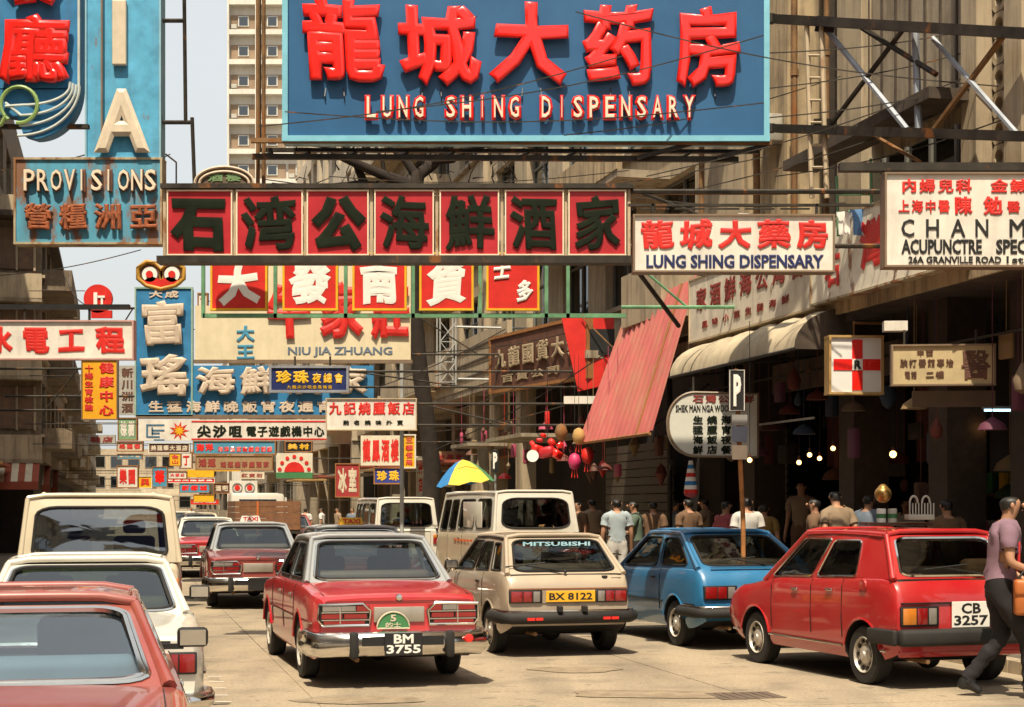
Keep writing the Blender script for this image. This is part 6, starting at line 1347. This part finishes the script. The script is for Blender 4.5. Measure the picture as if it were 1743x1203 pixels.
# lamps in the shops
bulbm = mat('bulb_glow', (1.0, .50, .16), .4, emit=5)
for i, (px, py, Yb, nm) in enumerate(((1276, 783, 24, 'beside the parking post'), (1360, 787, 24.6, 'low over the person in tan'), (1378, 774, 25, 'leftmost of the close pair over the shop'), (1395, 780, 25.3, 'right one of the close pair over the shop'), (1418, 763, 24.5, 'highest of the bulb cluster'), (1434, 779, 24.2, 'right end of the bulb cluster'), (1520, 773, 23, 'alone and brightest in the dark shop'), (1470, 772, 26, 'dim, between the cluster and the brightest'), (1612, 771, 22, 'small and reddish near the tube lamp'), (1676, 728, 21, 'highest at the far right'))):
    v = at(px, py, Yb); L_ = thing('hanging_bulb', 'glowing bare bulb ' + nm, 'lamp', v, 0, 'bare bulbs in the shops')
    part(L_, 'bulb', bulbm, lambda b: b.sphere((0, 0, 0), .036 if i != 6 else .05, n=10), 60); part(L_, 'cord', black, lambda b: b.tube([(0, 0, .04), (0, 0, 4.45 - v.z)], .006, 4)); part(L_, 'socket', brown, lambda b: b.tube([(0, 0, .04), (0, 0, .10)], .018, 6))
tubem = mat('tube_glow', (.50, .85, 1.0), .4, emit=3)
v = at(1712, 698, 20); L_ = thing('tube_lamp', 'bluish fluorescent tube lit under the slab at the picture edge', 'lamp', v); part(L_, 'tube', tubem, lambda b: b.tube([(-.26, 0, 0), (.30, 0, 0)], .014, 6)); part(L_, 'fitting', grey, lambda b: b.box((0.02, .02, .035), (.6, .05, .03)))
v = at(1662, 806, 22); L_ = thing('tube_lamp', 'upright white tube lamp in the dark shop behind the walking man', 'lamp', v); part(L_, 'tube', tubem, lambda b: b.tube([(0, 0, -.22), (0, 0, .22)], .012, 6)); part(L_, 'fitting', grey, lambda b: b.box((0, .03, 0), (.04, .03, .5)))
# goods
v = at(932, 766, 33); g_ = thing('hanging_toy_bundle', 'bundle of shiny red inflatable toys hanging over the pavement', 'toys', v)
for dx, dz, r_, a_ in ((-.2, .02, .15, .3), (-.02, -.04, .2, -.2), (.18, -.08, .16, .5), (.08, .16, .12, .9), (-.16, .2, .08, 0), (.24, .1, .1, -.6), (-.08, .3, .07, .4), (-.3, .12, .09, 1.1)): part(g_, 'toy', (redp, neonred, darkred)[int(r_ * 100) % 3], lambda b: b.box((dx, .3 * dz, dz), (r_ * 1.7, r_ * 1.2, r_ * 1.1), M=Matrix.Rotation(a_, 3, 'Y') @ Matrix.Rotation(a_ * 2, 3, 'Z'), bev=r_ * .35), 60)
part(g_, 'white_wheel', plain_white, lambda b: b.lathe([(.04, -.06), (.12, -.06), (.12, .06), (.04, .06)], (-.3, -.1, -.12), 'y', 14), 40); part(g_, 'cord', black, lambda b: b.tube([(0, 0, .2), (0, 0, 4.7 - v.z)], .008, 4))
for i, (px, py, m_, lb) in enumerate(((955, 735, rusty, 'brown bundle of baskets hanging highest over the pavement'), (985, 742, mat('ochre_canvas', (.42, .26, .09)), 'ochre tasselled lantern hanging left of the red awning foot'), (978, 785, mat('magenta_toy', (.5, .03, .12), .5), 'pink topped toy hanging below the ochre lantern'), (1000, 775, redp, 'red paper lantern by the red awning foot'))):
    v = at(px, py, 32); g_ = thing('hanging_goods', lb, 'goods', v, 0, 'goods hanging outside the shops')
    part(g_, 'body', m_, lambda b: b.lathe([(.02, .16), (.09, .12), (.13, 0), (.09, -.12), (.03, -.16)], (0, 0, 0), 'z', 12), 50); part(g_, 'tassel', redp, lambda b: [b.tube([(dx, 0, -.15), (dx * 1.5, 0, -.32)], .01, 4) for dx in (-.04, 0, .04)]); part(g_, 'cord', black, lambda b: b.tube([(0, 0, .15), (0, 0, 4.7 - v.z)], .006, 4))
v = at(1176, 843, 26); g_ = thing('striped_wind_sock', 'red, white and blue striped net bag hanging in front of the dark shop', 'bag', v)
for k in range(8):
    z0, z1 = .03 + k * .065, .03 + (k + 1) * .065; rr = lambda z: .115 - .085 * (z / .56) ** 1.3
    part(g_, 'stripe', (redp, plain_white, mat('umbrella_blue', (.03, .20, .48)), plain_white)[(k) % 4], lambda b: b.lathe([(rr(z0), z0), (rr(z1), z1)], (0, 0, 0), 'z', 14), 60)
part(g_, 'bottom', mat('pink_cloth', (.35, .07, .09)), lambda b: b.sphere((0, 0, .03), .112, n=12, sq=(1, 1, .6)), 60); part(g_, 'cord', black, lambda b: b.tube([(0, 0, .55), (0, 0, 1.7)], .006, 4))
v = at(1565, 886, 18.8); g_ = thing('basket', 'white wire basket with two upright loop handles on the stall', 'basket', v)
cw = mat('white_plastic', (.55, .52, .45), .5)
part(g_, 'tray', cw, lambda b: b.box((0, 0, .04), (.30, .2, .06), bev=.01), 40)
for i in range(9): part(g_, 'slat', cw, lambda b: b.box((-.135 + i * .034, -.1, .12), (.012, .012, .16)))
for q in (-.07, .07): part(g_, 'handle', cw, lambda b: b.tube([(q + .045 * math.cos(a), -.02, .2 + .08 * math.sin(a)) for a in [math.pi * i / 10 for i in range(11)]], .012, 6), 50)
v = at(1503, 856, 19); g_ = thing('brass_pot', 'round brass coloured pot shining on the stall', 'pot', v); part(g_, 'pot_body', mat('brass', (.55, .32, .10), .3, .8), lambda b: b.sphere((0, 0, .1), .10, n=14), 60); part(g_, 'lid', mat('brass', (.55, .32, .10)), lambda b: b.lathe([(.001, .22), (.02, .22), (.05, .195), (.06, .18)], (0, 0, 0), 'z', 12), 50)
for px, m_, lb in ((1500, plain_white, 'white tin with green band on the stall'), (1519, cw, 'pale jar beside the white tin on the stall')):
    v = at(px, 889, 19); g_ = thing('tin', lb, 'tin', v, 0, 'tins on the stall'); part(g_, 'can', m_, lambda b: b.lathe([(.055, 0), (.055, .15), (.045, .16), (.001, .16)], (0, 0, 0), 'z', 14), 40); part(g_, 'band', green, lambda b: b.lathe([(.057, .05), (.057, .10)], (0, 0, 0), 'z', 14))
# stall that carries them
c1 = at(1490, 0, 19); st_ = thing('stall', 'dark wooden stall counter behind the red hatchback', 'stall', (at(1530, 0, 19).x, 19.15, .13), 0)
part(st_, 'counter_top', brown, lambda b: b.box((0, 0, CH - 29 * 19 / F - .13 - .02), (.75, .5, .04))); 
for dx in (-.34, .34):
    for dy in (-.2, .2): part(st_, 'leg', brown, lambda b: b.box((dx, dy, .7), (.05, .05, 1.36)))
for k in range(6): part(st_, 'board', mat('shop_wood', (.09, .05, .03)), lambda b: b.box((0, -.235, .25 + k * .19), (.7, .02, .18)))
# bicycle behind the blue car: wheels and frame
bc = thing('bicycle', 'bicycle with chrome basket leaning behind the blue hatchback', 'bicycle', (at(1068, 0, 25).x, 25, .0), R(70))
for y in (-.5, .5):
    part(bc, 'wheel', rubber, lambda b: b.tube([(0, y + .33 * math.cos(a), .34 + .33 * math.sin(a)) for a in [2 * math.pi * i / 24 for i in range(24)]], .018, 6, closed=True), 60)
part(bc, 'frame', steel, lambda b: (b.tube([(0, -.5, .34), (0, -.1, .38), (0, .3, .85), (0, .5, .34)], .016, 6), b.tube([(0, -.5, .34), (0, -.2, .85), (0, .3, .82)], .014, 6), b.tube([(0, -.1, .38), (0, -.2, .9)], .014, 6)))
part(bc, 'handlebar', chrome, lambda b: b.tube([(-.27, .18, 1.0), (0, .32, 1.03), (.27, .18, 1.0)], .013, 6), 50); part(bc, 'saddle', black, lambda b: b.box((0, -.22, .93), (.14, .26, .05), bev=.02), 50)
part(bc, 'basket', chrome, lambda b: [b.tube([(x, .36, .80), (x, .58, .80), (x, .58, 1.0), (x, .36, 1.0)], .006, 4, closed=True) for x in (-.15, -.05, .05, .15)])
# laundry on green poles
lg = thing('laundry_rack', 'green pole rack on the ledge between the two white boards', 'rack', at(1455, 405, 21.6))
LX = lambda px, py, dy=0: at(px, py, 21.6) - Vector(lg.location) + Vector((0, dy, 0))
for p_, q_ in (((1424, 300), (1427, 402)), ((1482, 270), (1484, 402)), ((1424, 330), (1484, 330)), ((1424, 362), (1484, 358))): part(lg, 'pole', greenp, lambda b: b.tube([LX(*p_), LX(*q_)], .02, 6))
for px, py, w_, h_, m_, lb in ((1437, 360, .14, .30, plain_white, 'white singlet drying on the green pole rack'), (1466, 356, .20, .34, mat('laundry_blue', (.12, .26, .5), .9), 'blue shirt drying on the green pole rack'), (1492, 352, .16, .36, mat('laundry_navy', (.06, .09, .2), .9), 'dark blue trousers drying beside the blue shirt')):
    v = at(px, py, 21.45); b = MB(); nx, nz_ = 6, 6
    for j in range(nz_ + 1):
        for i in range(nx + 1): u, t = i / nx, j / nz_; b.v.append(v + Vector(((u - .5) * w_ * (1.0 if t > .3 else 1.5), .03 * math.sin(u * 9 + t * 3), -t * h_)))
    for j in range(nz_):
        for i in range(nx): q = j * (nx + 1) + i; b.f.append((q, q + nx + 1, q + nx + 2, q + 1)); b.m.append(0)
    tag(b.build('laundry', [m_], None, 60), lb, 'laundry', 'washing on the rack')
# awnings of the old left house
for i in range(3):
    p_ = st(56.6 - i * .0 + i * 9, -2.6 + .0 * i); a_ = thing('striped_awning', ('nearest', 'second', 'third')[i] + ' red and cream striped awning on the old left house', 'awning', (p_.x, p_.y, 2.55), A, 'striped awnings on the left')
    for k in range(9):
        part(a_, 'stripe', (mat('faded_red_canvas', (.30, .07, .04)), cream)[k % 2], lambda b: b.add([(-1.9 + k * .22, -.3, 0), (-1.9 + (k + 1) * .22, -.3, 0), (-1.9 + (k + 1) * .22, .9, .75), (-1.9 + k * .22, .9, .75), (-1.9 + k * .22, -.3, -.02), (-1.9 + (k + 1) * .22, -.3, -.02), (-1.9 + (k + 1) * .22, .9, .72), (-1.9 + k * .22, .9, .72)], [(0, 1, 2, 3), (7, 6, 5, 4), (0, 4, 5, 1), (1, 5, 6, 2), (3, 7, 4, 0)]))
    part(a_, 'valance', mat('faded_red_canvas', (.30, .07, .04)), lambda b: b.box((-.91, -.31, -.14), (1.98, .02, .26)))
# overhead cables
cabs = [((-20, 470), 40, (240, 425), 40, 'over the old left house'), ((440, 215), 21, (1060, 95), 21, 'crossing the huge blue board low at left'), ((640, 190), 21, (1300, 60), 21, 'crossing the huge blue board to its right edge'), ((960, 230), 21.2, (1430, 130), 23, 'running right from the foot of the huge blue board'),
 ((1100, 300), 21, (1743, 90), 20, 'rising behind the cross braces'), ((1310, 90), 21, (1743, 30), 20, 'highest, above the cross braces'), ((1310, 150), 21, (1743, 60), 20.4, 'second highest above the cross braces'), ((1150, 330), 21, (1700, 150), 20.5, 'below the long gantry beam'), ((1320, 300), 22, (1743, 190), 19, 'lowest over the recessed window'),
 ((770, 330), 22, (1310, 265), 22, 'under the gantry toward the house'), ((450, 305), 23, (1000, 330), 23, 'sagging above the crimson panels'), ((300, 560), 42, (700, 530), 42, 'past the cream board'), ((640, 660), 34, (860, 560), 34, 'rising right from the tree trunk'), ((730, 770), 36, (1090, 560), 33, 'toward the corrugated awning'), ((150, 520), 44, (110, 470), 50, 'short, by the round red emblem'),
 ((770, 700), 37, (1000, 600), 37, 'under the slanting parapet'), ((740, 640), 38, (900, 585), 38, 'beside the pale lattice mast'), ((0, 290), 30, (150, 262), 30, 'over the pale gap behind the blue board'),
 ((485, 190), 20.8, (1300, 175), 20.8, 'nearly level across the middle of the huge blue board'), ((980, 20), 20.5, (1743, 150), 19.5, 'falling right from the top of the huge blue board'), ((1310, 200), 20.5, (1743, 120), 19.6, 'between the two long gantry beams'), ((1080, 335), 22, (1440, 345), 21, 'level above the white dispensary board'), ((1060, 430), 24, (1200, 470), 24, 'short, beside the balcony box'),
 ((720, 600), 36, (1010, 555), 34, 'crossing the brown wooden board'), ((730, 735), 36, (960, 690), 35, 'over the far pavement shops'), ((200, 300), 35, (290, 262), 35, 'beside the tall blue board on its open side'), ((560, 300), 26, (1070, 290), 26, 'straight behind the bare limbs'), ((230, 610), 40, (560, 640), 40, 'across the big blue seafood board')]
for i, (p_, y0, q_, y1, lb) in enumerate(cabs):
    a, c = at(*p_, y0), at(*q_, y1); b = MB(); L_ = (c - a).length; b.tube([a.lerp(c, k / 16) - Vector((0, 0, L_ * .03 * math.sin(math.pi * k / 16))) for k in range(17)], .009 if y0 < 30 else .014, 4)
    tag(b.build('overhead_cable', [steel], None, 60), 'thin overhead cable ' + lb, 'cable', 'cables over the street')
# clutter of poles below the far signs, market boxes on the far kerb
for i, px in enumerate((684, 1140, 640)):
    Yp = (40, 30, 60)[i]; v = at(px, 0, Yp); pl = thing('street_pole', ('tall pale pole beside the royal blue board', 'thin dark pole beside the rounded light box', 'distant pole in front of the far shops')[i], 'pole', (v.x, Yp, .0)); part(pl, 'shaft', gp if i == 0 else steel, lambda b: b.tube([(0, 0, 0), (0, 0, (6.0, 4.4, 6)[i])], .05, 8)); part(pl, 'foot', conc, lambda b: b.box((0, 0, .1), (.25, .25, .2)))

bpy.data.scenes.remove(shop_)
